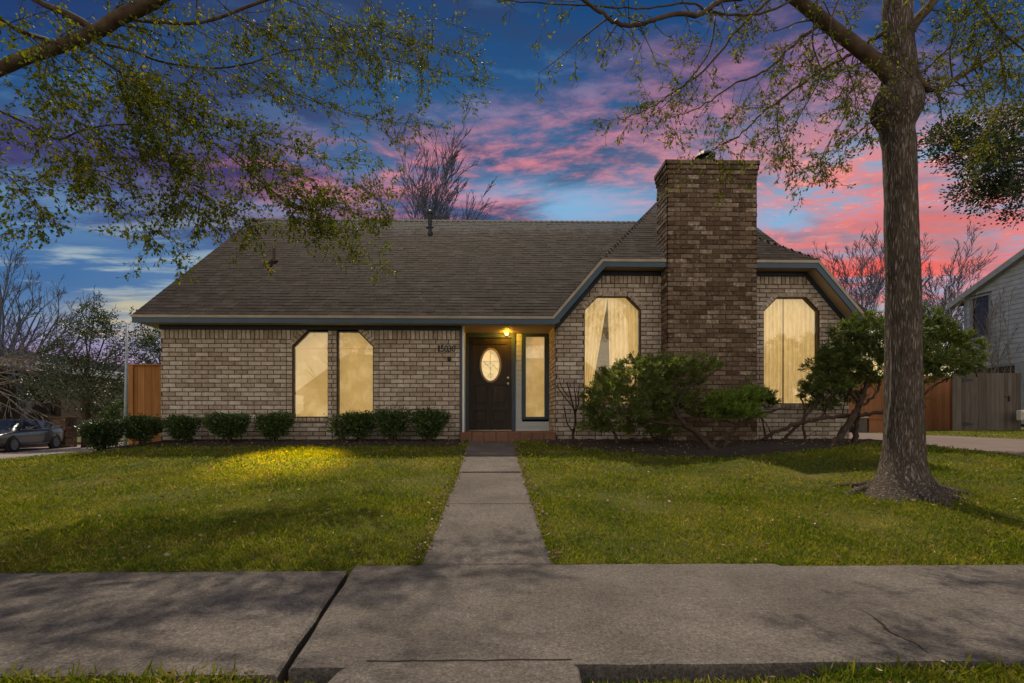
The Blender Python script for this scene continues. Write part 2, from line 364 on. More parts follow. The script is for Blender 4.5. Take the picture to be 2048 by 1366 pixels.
def bark(name):
    m = bpy.data.materials.new(name); m.use_nodes = True; t = m.node_tree; t.nodes.clear(); n = N(t)
    tc = n.new('ShaderNodeTexCoord').outputs['Object']; v = n.vscale(tc, (1,1,.15))
    wn = n.new('ShaderNodeTexNoise'); n.link(v, wn.inputs['Vector']); wn.inputs['Scale'].default_value = 18; wn.inputs['Detail'].default_value = 3
    va = n.new('ShaderNodeVectorMath', operation='MULTIPLY_ADD'); n.link(wn.outputs['Color'], va.inputs[0]); va.inputs[1].default_value = (.09,.09,.09); n.link(v, va.inputs[2])
    vo = n.new('ShaderNodeTexVoronoi', feature='DISTANCE_TO_EDGE'); n.link(va.outputs[0], vo.inputs['Vector']); vo.inputs['Scale'].default_value = 42
    plate = n.mapr(vo.outputs['Distance'], .0, .30)
    fine = n.noise(v, 60, 6, .7)
    c = n.ramp(n.math('ADD', n.math('MULTIPLY', plate, .22), n.math('MULTIPLY', fine, .8)), [(.26,(.036,.026,.019)), (.46,(.090,.068,.052)), (.60,(.150,.120,.097)), (.76,(.36,.31,.265))])
    c = n.mix(n.math('MULTIPLY', n.mapr(n.noise(tc, 2.6, 6, .65, .4), .48, .62), .75), c, n.mix(.5, c, (.018,.013,.008)))
    c = n.mix(n.math('MULTIPLY', n.math('MULTIPLY', n.mapr(fine, .60, .70), n.mapr(n.noise(tc, 4, 3), .45, .6)), .35), c, (.30,.26,.22))
    b = n.new('ShaderNodeBsdfPrincipled'); n.link(c, b.inputs['Base Color']); b.inputs['Roughness'].default_value = .95; b.inputs['Specular IOR Level'].default_value = .15
    h = n.math('ADD', n.math('MULTIPLY', plate, .35), n.math('MULTIPLY', fine, .6)); bp = n.new('ShaderNodeBump'); n.link(h, bp.inputs['Height']); bp.inputs['Strength'].default_value = 1.0; bp.inputs['Distance'].default_value = .035; n.link(bp.outputs[0], b.inputs['Normal'])
    o = n.new('ShaderNodeOutputMaterial'); n.link(b.outputs[0], o.inputs[0]); return m
def moss_roof(m):
    """grey lichen streaks along the top courses (a stain that follows the ridge)"""
    t = m.node_tree; n = N(t); b = [q for q in t.nodes if q.type == 'BSDF_PRINCIPLED'][0]; src = b.inputs['Base Color'].links[0].from_socket
    tc = n.new('ShaderNodeTexCoord').outputs['Object']; se = n.new('ShaderNodeSeparateXYZ'); n.link(tc, se.inputs[0])
    st = n.noise(n.vscale(tc, (1.6,.2,.25)), 2.2, 4, .6); hi = n.mapr(n.math('ADD', se.outputs[2], n.math('MULTIPLY', n.math('SUBTRACT', st, .5), 1.3)), 5.42, 5.80)
    pat = n.mapr(n.noise(n.vscale(tc, (3,1,6)), 6, 4, .7), .40, .56); f = n.math('MULTIPLY', n.math('MULTIPLY', hi, pat), .75)
    n.link(n.mix(f, src, (.070,.074,.080)), b.inputs['Base Color'])
M['concrete_edge'] = M['concrete']
M['asphalt'] = mat('side_street_concrete', [(0,(.15,.12,.112)),(1,(.21,.175,.162))], 1.0, 6, .9, .3, 60)
M['drive'] = mat('driveway_concrete', [(0,(.105,.076,.066)),(1,(.155,.115,.10))], .9, 6, .9, .3, 60)
M['crack'] = mat('crack_dirt', [(0,(.008,.006,.004)),(1,(.025,.018,.012))], 9, 4, 1, 0)
M['soil'] = mat('mulch_soil', [(0,(.018,.012,.008)),(1,(.055,.038,.025))], 9, 6, 1, 1.0, 30, bdist=.03)
M['lawn'] = mat('lawn_thatch', [(0,(.030,.038,.004)),(.5,(.075,.080,.009)),(1,(.15,.12,.024))], 1.3, 8, 1, 1.0, 60, bdist=.03, dirt=((.16,.12,.05), 3.2, .52, .7, .6))
M['blade'] = mat('grass_blade', [(0,(.028,.060,.004)),(.36,(.105,.150,.012)),(.68,(.25,.24,.028)),(.88,(.38,.30,.09)),(1,(.52,.42,.24))], 1.7, 7, .7, 0, tint=.55, spec=.10, transl=(.5,(1.0,1.0,.4)), dirt=((.16,.10,.035), 2.1, .54, .70, .55))
M['litter'] = mat('dead_leaf', [(0,(.10,.055,.025)),(.6,(.19,.12,.06)),(1,(.36,.28,.19))], 3, 3, .8, 0, tint=.9)
M['cedar'] = mat('cedar_board', [(0,(.19,.075,.020)),(.5,(.30,.125,.035)),(1,(.40,.19,.065))], 2.5, 6, .85, .3, 20, tint=.45, stretch=(5,5,.5))
M['cedar_far'] = mat('orange_cedar_board', [(0,(.15,.055,.019)),(.5,(.23,.09,.033)),(1,(.30,.135,.057))], 2.5, 6, .85, .3, 20, tint=.45, stretch=(5,5,.5))
M['old_wood'] = mat('weathered_board', [(0,(.045,.035,.028)),(.5,(.085,.068,.055)),(1,(.13,.105,.088))], 2.5, 6, .9, .3, 20, tint=.5, stretch=(5,5,.5))
moss_roof(M['shingle'])
M['bark'] = bark('bark')
M['bark_old'] = mat('bark_plain', [(0,(.022,.015,.010)),(.45,(.060,.042,.030)),(.75,(.115,.088,.068)),(1,(.25,.21,.175))], 10, 7, .95, 1.0, 26, stretch=(1,1,.30), bdist=.05, dirt=((.030,.024,.016), 1.6, .52, .66, .55))
M['branch'] = mat('branch_bark', [(0,(.028,.018,.010)),(1,(.10,.068,.042))], 9, 5, .95, .6, 40)
M['twig'] = mat('thin_twig', [(0,(.045,.052,.075)),(1,(.10,.11,.145))], 9, 4, .95, 0)
M['grey_twig'] = mat('grey_brush', [(0,(.09,.075,.06)),(1,(.20,.17,.14))], 9, 4, .95, 0)
M['juniper_wood'] = mat('juniper_bark', [(0,(.016,.010,.007)),(.7,(.055,.034,.022)),(1,(.13,.085,.06))], 12, 6, .95, .9, 40, stretch=(1,1,.4), bdist=.02)
M['leaf_oak'] = mat('pear_leaf', [(0,(.032,.060,.008)),(.45,(.10,.14,.012)),(.85,(.24,.24,.018)),(1,(.42,.25,.02))], 2.0, 3, .6, 0, tint=.75, spec=.15, transl=(.45,(1.0,.95,.35)))
M['leaf_dark'] = mat('evergreen_leaf', [(0,(.012,.026,.012)),(.6,(.035,.058,.022)),(1,(.09,.11,.032))], 1.6, 3, .45, 0, tint=.7, spec=.5, transl=(.2,(.8,1,.4)))
M['leaf_gloss'] = mat('glossy_leaf', [(0,(.014,.028,.010)),(.6,(.040,.062,.018)),(.93,(.085,.11,.032)),(1,(.40,.42,.32))], 1.6, 3, .38, 0, tint=.8, spec=.5, transl=(.15,(.8,1,.4)))
M['hedge'] = mat('hedge_leaf', [(0,(.018,.036,.009)),(.5,(.052,.088,.022)),(1,(.15,.19,.05))], 5, 3, .5, 0, tint=.7, spec=.4, transl=(.2,(.8,1,.4)))
M['juniper'] = mat('juniper_spray', [(0,(.055,.085,.024)),(.5,(.15,.19,.048)),(.85,(.29,.31,.078)),(1,(.42,.39,.14))], 2.2, 4, .6, 0, tint=.6, spec=.3, transl=(.45,(1.0,1.1,.45)))
M['juniper_lime'] = mat('juniper_spray_lime', [(0,(.07,.11,.02)),(.5,(.17,.24,.035)),(1,(.38,.44,.10))], 2.2, 4, .6, 0, tint=.6, spec=.3, transl=(.45,(1.0,1.1,.45)))
M['juniper_dark'] = mat('juniper_spray_dark', [(0,(.030,.052,.017)),(.5,(.11,.145,.036)),(.85,(.21,.235,.058)),(1,(.31,.30,.085))], 2.2, 4, .6, 0, tint=.6, spec=.3, transl=(.4,(1.0,1.1,.45)))
M['pane'] = glass('window_glass', .075)
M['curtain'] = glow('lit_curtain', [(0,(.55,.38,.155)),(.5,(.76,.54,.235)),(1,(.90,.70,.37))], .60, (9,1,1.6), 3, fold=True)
M['blind'] = glow('lit_blind', [(0,(.60,.41,.165)),(.6,(.70,.49,.205)),(1,(.86,.64,.33))], .58, (1,1,1), 2.2, 5)
M['oval_glass'] = glow('leaded_glass', [(0,(.75,.58,.27)),(1,(1.0,.84,.48))], .55, (1,1,1), 9)
M['room'] = glow('curtain_gap', [(0,(.10,.075,.035)),(1,(.20,.15,.075))], .30, (2,1,4), 4)
# ================================================================== terrain
def lerp(a, b, t): return a+(b-a)*t
def pw(x, pts):
    if x <= pts[0][0]: return pts[0][1]
    for (a, b), (c, d) in zip(pts, pts[1:]):
        if x <= c: return lerp(b, d, (x-a)/(c-a))
    return pts[-1][1]
PC = [(3.12,-.10),(3.22,-.025),(3.32,-.012),(4.98,.112),(6.85,.22),(8.3,.375),(9.75,.53),(40,.56)]
PR = [(3.12,-.10),(3.22,-.025),(3.32,-.012),(5.0,.20),(7.0,.44),(8.5,.49),(9.75,.53),(40,.56)]
def H(x, y):
    zc = pw(y, PC); zr = pw(y, PR)
    if y < 1.92: return (-.03 if not (y > 1.85 and -.85 < x < 1.25) else -.085) if y > .7 else -.3
    t = min(1, max(0, (x-2.0)/3.0)); t = t*t*(3-2*t); z = lerp(zc, zr, t)
    if y > 3.25 and x < -6.3:
        s = min(1, (-6.3-x)/8.2); z = lerp(z-0.0, -.24, s**.85)
    if x < -14.55:
        z = -.62 if x > -23.6 else -.32+min(.25, (-23.6-x)*.03)
        if -23.6 < x < -23.4: z = -.4
    if 7.62 < x < 11.7 and y > 3.25: z -= .06
    if x > 12: z = z+min(.12, (x-12)*.02)
    return z
def Hs(x, y): return H(x, y)
xs = sorted(set([round(v, 3) for v in list(np.linspace(-80,-24,12))+[-23.6,-23.4,-14.6,-14.5]+list(np.linspace(-14.2,-6.5,24))+list(np.arange(-6.3,7.5,.15))+[7.6,7.64,11.68,11.72]+list(np.linspace(8,16,20))+list(np.linspace(17,90,16))]))
ys = sorted(set([round(v, 3) for v in list(np.linspace(-60,0,8))+[.5,.69,.71,1,1.5,1.83,1.86,1.90,1.93,2,3.0,3.12,3.22,3.25,3.26,3.32]+list(np.arange(3.5,10.2,.15))+list(np.linspace(10.5,30,24))+list(np.linspace(34,260,16))]))
mb = MB()
for y in ys:
    for x in xs:
        z = H(x, y)+(.012*math.sin(x*2.1+y)*math.sin(y*1.7-x*.6) if (-15 < x < 7.4 and y > 3.6) else 0)
        mb.v.append((x, y, z)); mb.t.append(.5)
nx = len(xs)
mb.f = [(j*nx+i, j*nx+i+1, (j+1)*nx+i+1, (j+1)*nx+i) for j in range(len(ys)-1) for i in range(nx-1)]
struct(obj('lawn_ground', mb, M['lawn'], smooth=True), label='green lawn sloping up from the sidewalk to the brick house')

# roads
mb = MB(); mb.box(-23.45, -14.75, -40, 120, -.66, -.45); struct(obj('side_street', mb, M['asphalt']), label='pale side street running away left of the house')
mb = MB(); mb.box(-14.75, -14.55, 3, 120, -.66, -.25); mb.box(-23.65, -23.45, 3, 120, -.66, -.30); struct(obj('street_kerb', mb, M['drive']), label='low kerbs along the side street')
mb = MB(); mb.box(-60, 60, -12, .55, -.4, -.22); struct(obj('front_street', mb, M['asphalt']), label='street in front of the lawn')
mb = MB()
for y0, y1 in ((3.4,5.5),(5.52,9.0),(9.02,13),(13.02,18),(18.02,24)):
    a, b = H(7.4, y0)+.006, H(7.4, y1)+.006
    mb.add([(7.6,y0,a),(11.7,y0,a),(11.7,y1,b),(7.6,y1,b),(7.6,y0,a-.15),(11.7,y0,a-.15),(11.7,y1,b-.15),(7.6,y1,b-.15)],
           [(0,1,2,3),(7,6,5,4),(4,5,1,0),(5,6,2,1),(6,7,3,2),(7,4,0,3)])
struct(obj('driveway', mb, M['drive']), label='pinkish concrete driveway right of the house')

# sidewalk: two big slabs with an open joint, worn edges
def slab(name, poly, zt, th, mt, lab, jitter=.006, tilt=None):
    """poly (x,y) ccw, top z, thickness; ragged worn edges"""
    pts = []
    for i, p in enumerate(poly):
        q = poly[(i+1) % len(poly)]; L = math.hypot(q[0]-p[0], q[1]-p[1]); k = max(1, int(L/.12))
        for j in range(k):
            t = j/k; jx = rnd.uniform(-jitter, jitter) if j else 0; jy = rnd.uniform(-jitter, jitter) if j else 0
            pts.append((lerp(p[0],q[0],t)+jx, lerp(p[1],q[1],t)+jy))
    cx = sum(p[0] for p in pts)/len(pts); cy = sum(p[1] for p in pts)/len(pts)
    def zt_(x, y): return zt if tilt is None else tilt(x, y)
    k = len(pts); mb = MB(); vs = []
    for x, y in pts:
        d = math.hypot(x-cx, y-cy)
        vs.append((x-(x-cx)/d*.012, y-(y-cy)/d*.012, zt_(x, y)))
    for x, y in pts: vs.append((x, y, zt_(x, y)-.010))
    for x, y in pts: vs.append((x, y, zt_(x, y)-th))
    fs = [tuple(range(k))]+[(i+r*k, (i+1) % k+r*k, (i+1) % k+(r+1)*k, i+(r+1)*k)[::-1] for r in (0,1) for i in range(k)]
    mb.add(vs, fs); o = obj(name, mb, mt); struct(o, label=lab); return o
slab('sidewalk', [(-.815,1.90),(-.93,3.20),(-8.0,3.19),(-8.0,1.915)][::-1], -.010, .12, M['concrete'], 'grey sidewalk slab left of the open joint')
o = slab('sidewalk', [(-.785,1.93),(9.0,1.93),(9.0,3.215),(1.86,3.22),(1.84,3.275),(-.905,3.285)], 0, .12, M['concrete'], 'long grey sidewalk slab right of the open joint')
# crack in the right slab
ck = [(1705,1216),(1722,1225),(1733,1232),(1750,1243),(1760,1252),(1768,1260),(1773,1268),(1788,1277),(1800,1281),(1812,1288),(1828,1293),(1838,1300),(1846,1308),(1858,1316)]
mb = MB(); L1 = []; L2 = []
for i, (u, v) in enumerate(ck):
    y = CAMZ*F/(v-VH); p = P(u, v, y); wd = .004+.014*math.sin(math.pi*min(1, i/len(ck)*1.15))*rnd.uniform(.5, 1.3)
    L1.append((p.x, p.y+wd, .002)); L2.append((p.x+wd*.3, p.y-wd, .002))
mb.add(L1+L2, [(i, i+len(ck), i+1+len(ck), i+1) for i in range(len(ck)-1)])
obj('crack', mb, M['crack'], o)
mb = MB(); L1 = []; L2 = []
for i in range(15):
    x = lerp(-.50, .31, i/14); e = rnd.uniform(-.003, .003); L1.append((x, 1.972+e, .0015)); L2.append((x, 1.980+e+rnd.uniform(0, .004), .0015))
mb.add(L1+L2, [(i, i+1, i+16, i+15) for i in range(14)]); obj('seam', mb, M['crack'], o)
# short slab from the sidewalk to the street
slab('kerb_walk', [(-.60,.60),(.24,.60),(.325,1.90),(.30,1.945),(-.50,1.945),(-.56,1.93),(-.585,1.88),(-.60,1.80)], .012, .12, M['concrete'], 'short concrete slab between the sidewalk and the street')
# front walk, five slabs with slightly different pitch
WK = [(3.29,-.475,.392),(4.96,-.479,.383),(6.83,-.474,.391),(8.27,-.478,.379),(9.74,-.480,.372)]
for i in range(4):
    (y0,a0,b0),(y1,a1,b1) = WK[i], WK[i+1]
    z0, z1 = pw(y0, PC)+.010, pw(y1, PC)+.010
    if i == 2: z0 += .022
    if i == 3: z0 += .018
    if i == 0: z0 = 0.0
    slab('front_walk', [(a0,y0+.006),(b0,y0+.006),(b1,y1-.006),(a1,y1-.006)], 0, .10, M['concrete'],
         ['front walk slab nearest the sidewalk, the longest','second front walk slab from the sidewalk','third front walk slab, its near edge lifted','front walk slab at the foot of the tiled porch'][i],
         .004, tilt=lambda x, y, y0=y0, y1=y1, z0=z0, z1=z1: lerp(z0, z1, (y-y0)/(y1-y0)))
# mulch bed along the house and under the junipers
mb = MB()
def bed(x0, x1, f, n=60):
    k = len(mb.v); vs = []
    for i in range(n+1):
        x = lerp(x0, x1, i/n); yn = f(x)+rnd.uniform(-.05,.05)
        for j in range(5):
            y = lerp(yn, 10.0, j/4); vs.append((x, y, H(x, y)+.016+(.02 if j not in (0,) else -.01)+rnd.uniform(-.006,.012)))
    mb.add(vs, [(i*5+j, (i+1)*5+j, (i+1)*5+j+1, i*5+j+1) for i in range(n) for j in range(4)])
bed(-7.6, -.66, lambda x: 9.12)
bed(1.0, 7.5, lambda x: 9.25-1.75*math.sin(math.pi*min(1, max(0, (x-1.0)/6.2)))**1.3, 80)
struct(obj('mulch_bed', mb, M['soil'], smooth=True), 'stuff', 'dark bare mulch under the shrubs along the house wall')

# ================================================================== grass blades
def scatter(n, x0, x1, y0, y1, keep, rng, power=1.0):
    x = rng.uniform(x0, x1, n); y = y0+(y1-y0)*rng.random(n)**power
    k = keep(x, y); return x[k], y[k]
def onlawn(x, y):
    walk = (x > -.475) & (x < .392)
    vis = (x > -1.06*y-.3) & (x < 1.10*y+.3)
    bedl = (y > 9.1) & (x < -.6); 
    s = np.clip((x-1.0)/6.2, 0, 1); bedr = (x > 1.0) & (y > 9.25-1.75*np.sin(np.pi*s)**1.3)
    return ~walk & vis & ~bedl & ~bedr & (x < 7.55)
gv = NPB()
vn = np.vectorize(H)
def wave(x, y): return .5+.5*np.sin(x*1.9+np.sin(y*1.3)*1.5)*np.sin(y*2.3+np.sin(x*.8)*2)
def grass(n, x0, x1, y0, y1, hmin, hmax, wdt, keep, power=1.0):
    x, y = scatter(n, x0, x1, y0, y1, keep, NR, power); m = len(x)
    z = vn(x, y)+.0
    d = NR.normal(size=(m, 3)); d[:, 2] = np.abs(d[:, 2])*.75+.45
    L = NR.uniform(hmin, hmax, m)*.72*(1+.5*wave(x*1.3, y*1.1))*(1+.35*(NR.random(m) < .08))
    t = np.clip(NR.random(m)**1.1*.86+.22*(wave(x*.7+3, y*.9)-.5), 0, .93)
    dead = NR.random(m) < .055+.06*wave(x*.5+1, y*.6+4); t[dead] = NR.uniform(.93, 1, dead.sum())
    gv.leaves(np.stack([x, y, z], 1), d, L, W=wdt, fold=.0, tint=t)
grass(135000, -6, 6, 3.30, 5.2, .028, .055, .17, onlawn)
grass(70000, -8, 8, 5.2, 7.2, .035, .06, .20, onlawn)
grass(60000, -11, 8, 7.2, 10.0, .04, .07, .26, onlawn)
grass(15000, -14.5, -6.4, 8.5, 15, .03, .045, .3, lambda x, y: (x > -1.06*y))
# longer tufts hanging over the edges of the concrete
grass(9000, -6, 6, 3.225, 3.36, .03, .065, .15, lambda x, y: ~((x > -.93) & (x < 1.84) & (y < 3.31)) & ~((x > -.475) & (x < .392)))
for sx in (-.475, .392):
    grass(3200, sx-.05, sx+.05, 3.32, 9.2, .03, .06, .17, lambda x, y, sx=sx: (x < sx-.004) if sx < 0 else (x > sx+.004))
# parkway strip at the bottom of the picture
grass(60000, -2.6, 2.8, 1.35, 1.915, .022, .046, .13, lambda x, y: ~((x > -.63) & (x < .35)) & ~((y > 1.84) & (x > -.87) & (x < 1.1)))
grass(2600, -2.6, 2.8, 1.86, 1.925, .03, .085, .11, lambda x, y: (x > 1.0) | ((x < .42) & (x > .33)) | (x < -.95))
grass(26000, -13, -3.2, 3.3, 10.5, .04, .06, .3, lambda x, y: (x < -1.06*y-.2) & (x > -14.4))
grass(16000, 3.4, 7.55, 3.3, 7.5, .04, .06, .3, lambda x, y: x > 1.10*y+.2)
grass(16000, 11.75, 19, 4, 15.5, .04, .06, .4, lambda x, y: x == x)
g = gv.build('grass', M['blade']); struct(g, 'stuff', 'short green and straw grass blades covering the lawn', 'grass')
# litter of dead leaves
lv = NPB()
x, y = scatter(1700, -9, 8, 3.3, 9.6, lambda x, y: (x > -1.06*y-.3) & (x < 1.1*y+.3) & ~((x > -.47) & (x < .39)) & (x < 7.5), NR, 1.2)
m = len(x); d = NR.normal(size=(m, 3)); d[:, 2] *= .3
lv.leaves(np.stack([x, y, vn(x, y)+.035], 1), d, NR.uniform(.018, .045, m), W=.6, fold=.25)
for sx in (-.50, .42):
    x, y = scatter(420, sx-.06, sx+.06, 3.3, 9.3, lambda x, y: x == x, NR); m = len(x); d = NR.normal(size=(m, 3)); d[:, 2] *= .3
    lv.leaves(np.stack([x, y, vn(x, y)+.028], 1), d, NR.uniform(.018, .04, m), W=.6, fold=.25)
x, y = scatter(500, -2.3, 2.6, 1.4, 1.93, lambda x, y: ~((x > -.62) & (x < .35)), NR); m = len(x); d = NR.normal(size=(m, 3)); d[:, 2] *= .3
lv.leaves(np.stack([x, y, vn(x, y)+.03], 1), d, NR.uniform(.012, .028, m), W=.5, fold=.2)
x, y = scatter(260, -3.4, 3.8, 1.95, 3.2, lambda x, y: x == x, NR); m = len(x); d = NR.normal(size=(m, 3)); d[:, 2] *= .2
lv.leaves(np.stack([x, y, np.full(m, .006)], 1), d, NR.uniform(.004, .010, m), W=.6, fold=.2)
x, y = scatter(900, -7.4, 7.2, 8.2, 9.9, lambda x, y: (y > 9.1) | (x > 1.2), NR); m = len(x); d = NR.normal(size=(m, 3)); d[:, 2] *= .3
lv.leaves(np.stack([x, y, vn(x, y)+.05], 1), d, NR.uniform(.02, .05, m), W=.6, fold=.25)
struct(lv.build('leaf_litter', M['litter']), 'stuff', 'dead tan leaves scattered over the lawn and concrete', 'leaf litter')

# ================================================================== the brick house
YW = 10.0; YE = 9.70; YD = 11.1
house = thing('brick_house', 'single storey whitewashed brick house with brown shingle roof and navy trim', 'house', (0, 10, .55))
CH, BL, JT = .0872, .256, .0145
class Wall:
    """running-bond bricks laid on a plane; origin O, unit U along the wall, normal Nn towards the viewer"""
    def __init__(s, O, U, Nn, thick=.11): s.O = Vector(O); s.U = Vector(U); s.Nn = Vector(Nn); s.b = MB(); s.m = MB(); s.th = thick; s.jd = .0025
    def pt(s, u, z, d): return s.O+s.U*u+Vector((0,0,z))+s.Nn*d
    def brick(s, u0, u1, z0, z1, prd=.011, tint=None):
        j = lambda a: rnd.uniform(-a, a)
        c = .006; d = prd+j(s.jd); t = rnd.random() if tint is None else tint; tl = j(.003)
        f = [s.pt(u0+c+j(.003), z0+c+j(.002)+tl, d), s.pt(u1-c+j(.003), z0+c+j(.002)-tl, d), s.pt(u1-c+j(.003), z1-c+j(.002)-tl, d), s.pt(u0+c+j(.003), z1-c+j(.002)+tl, d)]
        r = [s.pt(u0, z0, d-.006), s.pt(u1, z0, d-.006), s.pt(u1, z1, d-.006), s.pt(u0, z1, d-.006)]
        k = [s.pt(u0, z0, -.012), s.pt(u1, z0, -.012), s.pt(u1, z1, -.012), s.pt(u0, z1, -.012)]
        s.b.add(f+r+k, [(0,1,2,3),(4,5,1,0),(5,6,2,1),(6,7,3,2),(7,4,0,3),(8,9,5,4),(9,10,6,5),(10,11,7,6),(11,8,4,7)], t)
    def rows(s, z0, z1, iv, ch=CH, bl=BL, soldier=None):
        i = 0; z = z0
        while z < z1-.02:
            h = min(ch, z1-z); off = (i % 2)*bl/2+rnd.uniform(-.008,.008)
            for a, b in iv(z+h*.5):
                if b-a < .02: continue
                s.mort(a, b, z, z+h)
                u = a-((a-off) % bl)
                while u < b-.012:
                    p, q = max(a, u)+JT/2, min(b, u+bl)-JT/2
                    if q-p > .02: s.brick(p, q, z+JT/2, z+h-JT/2)
                    u += bl
            z += h; i += 1
    def mort(s, a, b, z0, z1):
        P8 = [s.pt(a,z0,0), s.pt(b,z0,0), s.pt(b,z1,0), s.pt(a,z1,0), s.pt(a,z0,-s.th), s.pt(b,z0,-s.th), s.pt(b,z1,-s.th), s.pt(a,z1,-s.th)]
        s.m.add(P8, [(0,1,2,3),(7,6,5,4),(4,5,1,0),(5,6,2,1),(6,7,3,2),(7,4,0,3)])
    def soldiers(s, a, b, z0, z1, wd=.0872, prd=.013):
        s.mort(a, b, z0, z1)
        k = max(1, round((b-a)/wd)); wd = (b-a)/k
        for i in range(k): s.brick(a+i*wd+JT/2, a+(i+1)*wd-JT/2, z0+JT/2, z1-JT/2, prd)
    def band(s, p, q, wdt, wd=.0872, prd=.016):
        """rowlock course along the segment p-q (u,z), standing wdt to its left"""
        L = math.hypot(q[0]-p[0], q[1]-p[1]); k = max(1, round(L/wd)); tx, tz = (q[0]-p[0])/L, (q[1]-p[1])/L; nx_, nz_ = -tz, tx
        def W(a, c, d): return s.pt(p[0]+tx*a+nx_*c, p[1]+tz*a+nz_*c, d)
        e = .003
        s.m.add([W(0,0,e),W(L,0,e),W(L,wdt,e),W(0,wdt,e),W(0,0,-.05),W(L,0,-.05),W(L,wdt,-.05),W(0,wdt,-.05)], [(0,1,2,3),(4,5,1,0),(5,6,2,1),(6,7,3,2),(7,4,0,3)])
        for i in range(k):
            a, b = i*L/k+JT/2, (i+1)*L/k-JT/2; c0, c1 = JT/2, wdt-JT/2; t = rnd.random(); g = .006; d = prd+rnd.uniform(-.002,.002)
            s.b.add([W(a+g,c0+g,d),W(b-g,c0+g,d),W(b-g,c1-g,d),W(a+g,c1-g,d),W(a,c0,d-.006),W(b,c0,d-.006),W(b,c1,d-.006),W(a,c1,d-.006),W(a,c0,-.01),W(b,c0,-.01),W(b,c1,-.01),W(a,c1,-.01)],
                    [(0,1,2,3),(4,5,1,0),(5,6,2,1),(6,7,3,2),(7,4,0,3),(8,9,5,4),(9,10,6,5),(10,11,7,6),(11,8,4,7)], t)
def cut(iv, a, b):
    r = []
    for p, q in iv:
        if b <= p or a >= q: r.append((p, q)); continue
        if a > p: r.append((p, a))
        if b < q: r.append((b, q))
    return r
# window outlines on the wall plane: (x0, x1, z0, z1, chamfer_left, chamfer_right, chamfer height)
def wbox(u0, u1, v0, v1): return XU(u0, YW), XU(u1, YW), ZV(v1, YW, (u0+u1)/2), ZV(v0, YW, (u0+u1)/2)
w1 = (*wbox(584.5, 656, 661.5, 835), .305, 0, .305)
w2 = (*wbox(673.5, 746.5, 661.5, 834), 0, .305, .305)
w3 = (*wbox(1168.5, 1281.5, 591, 808), .285, .285, .285)
w4 = (*wbox(1528, 1638.5, 594, 808), .28, .28, .28)
def wcut(iv, wn, z):
    x0, x1, z0, z1, cl, cr, chh = wn
    if z < z0 or z > z1: return iv
    k = max(0, (z-(z1-chh))/chh)
    return cut(iv, x0+cl*k-.02*(k > 0), x1-cr*k+.02*(k > 0))
xl, xr = XU(321.5, YW), XU(920, YW)
ztopL = ZV(659.5, YW, 620)
wL = Wall((0, YW, 0), (1,0,0), (0,-1,0))
SOL = .192
def ivL(z): return wcut(wcut([(xl, xr)], w1, z), w2, z)
rnd.seed(3)
nrow = int(round((ztopL-SOL-.42)/CH)); zb = ztopL-SOL-nrow*CH
# vertical brick edging beside the pair of windows
EDG = .115
def ivL2(z):
    iv = ivL(z)
    if w1[2] < z < w1[3]: iv = cut(cut(iv, w1[0]-EDG, w1[0]), w2[1], w2[1]+EDG); iv = cut(iv, w1[1], w2[0])
    return iv
wL.rows(zb, ztopL-SOL, ivL2)
z = zb; zs_edge = ztopL-SOL
while z < ztopL-SOL-.01:           # headers beside windows and on the pier between
    zm = z+CH/2
    if w1[2] < zm < zs_edge:
        for a, b in ((w1[0]-EDG, w1[0]), (w2[1], w2[1]+EDG)): wL.mort(a, b, z, z+CH); wL.brick(a+JT/2, b-.003, z+JT/2, z+CH-JT/2, .012)
    elif zm > w1[3]-w1[6]-.04:
        for a, b in ((w1[0]-EDG, w1[0]+.1), (w2[1]-.1, w2[1]+EDG)):
            a2, b2 = (a, min(b, w1[0]+w1[4]*max(0, (zm-(w1[3]-w1[6]))/w1[6]))) if a < w1[0] else (max(a, w2[1]-w2[5]*max(0, (zm-(w2[3]-w2[6]))/w2[6])), b)
            wL.mort(a2, b2, z, z+CH)
    if w1[2] < zm: 
        a, b = w1[1], w2[0]; wL.mort(a, b, z, z+CH); q = lerp(a, b, .5+(.09 if int(z/CH) % 2 else -.09))
        wL.brick(a+.004, q-JT/2, z+JT/2, z+CH-JT/2); wL.brick(q+JT/2, b-.004, z+JT/2, z+CH-JT/2)
    z += CH
# soldier course
zs = ztopL-SOL
wL.soldiers(xl, w1[0]-.03, zs, ztopL); wL.soldiers(w2[1]+.03, xr, zs, ztopL)
wL.mort(w1[0]-.03, w1[0]+w1[4], zs, ztopL) if False else None
for k in range(6):
    za, zc = lerp(zs, ztopL, k/6), lerp(zs, ztopL, (k+1)/6); zm = (za+zc)/2; t = max(0, (zm-(w1[3]-w1[6]))/w1[6])
    wL.mort(w1[0]-.03, w1[0]+w1[4]*t-.005, za, zc); wL.mort(w2[1]-w2[5]*t+.005, w2[1]+.03, za, zc)
wL.mort(w1[1], w2[0], zs, ztopL)
for k in range(4):      # short soldiers above the slanted courses
    for sg, xa in ((1, w1[0]-.03), (-1, w2[1]+.03)):
        a_ = xa+sg*k*.062; b_ = a_+sg*.062; x0_, x1_ = min(a_, b_), max(a_, b_)
        dx_ = max(0, abs(b_-(w1[0] if sg > 0 else w2[1])) if k else .03); zl_ = w1[3]-w1[6]+(k*.062)+.105*1.2
        if zl_ < ztopL-.03: wL.mort(x0_, x1_, max(zs, zl_), ztopL); wL.brick(x0_+.005, x1_-.005, max(zs, zl_), ztopL-.007, .013)
for k in range(2): wL.brick(w1[1]+.004, (w1[1]+w2[0])/2-.004+k*0, zs+k*CH+.005, zs+(k+1)*CH-.005); wL.brick((w1[1]+w2[0])/2+.004, w2[0]-.004, zs+k*CH+.005, zs+(k+1)*CH-.005)
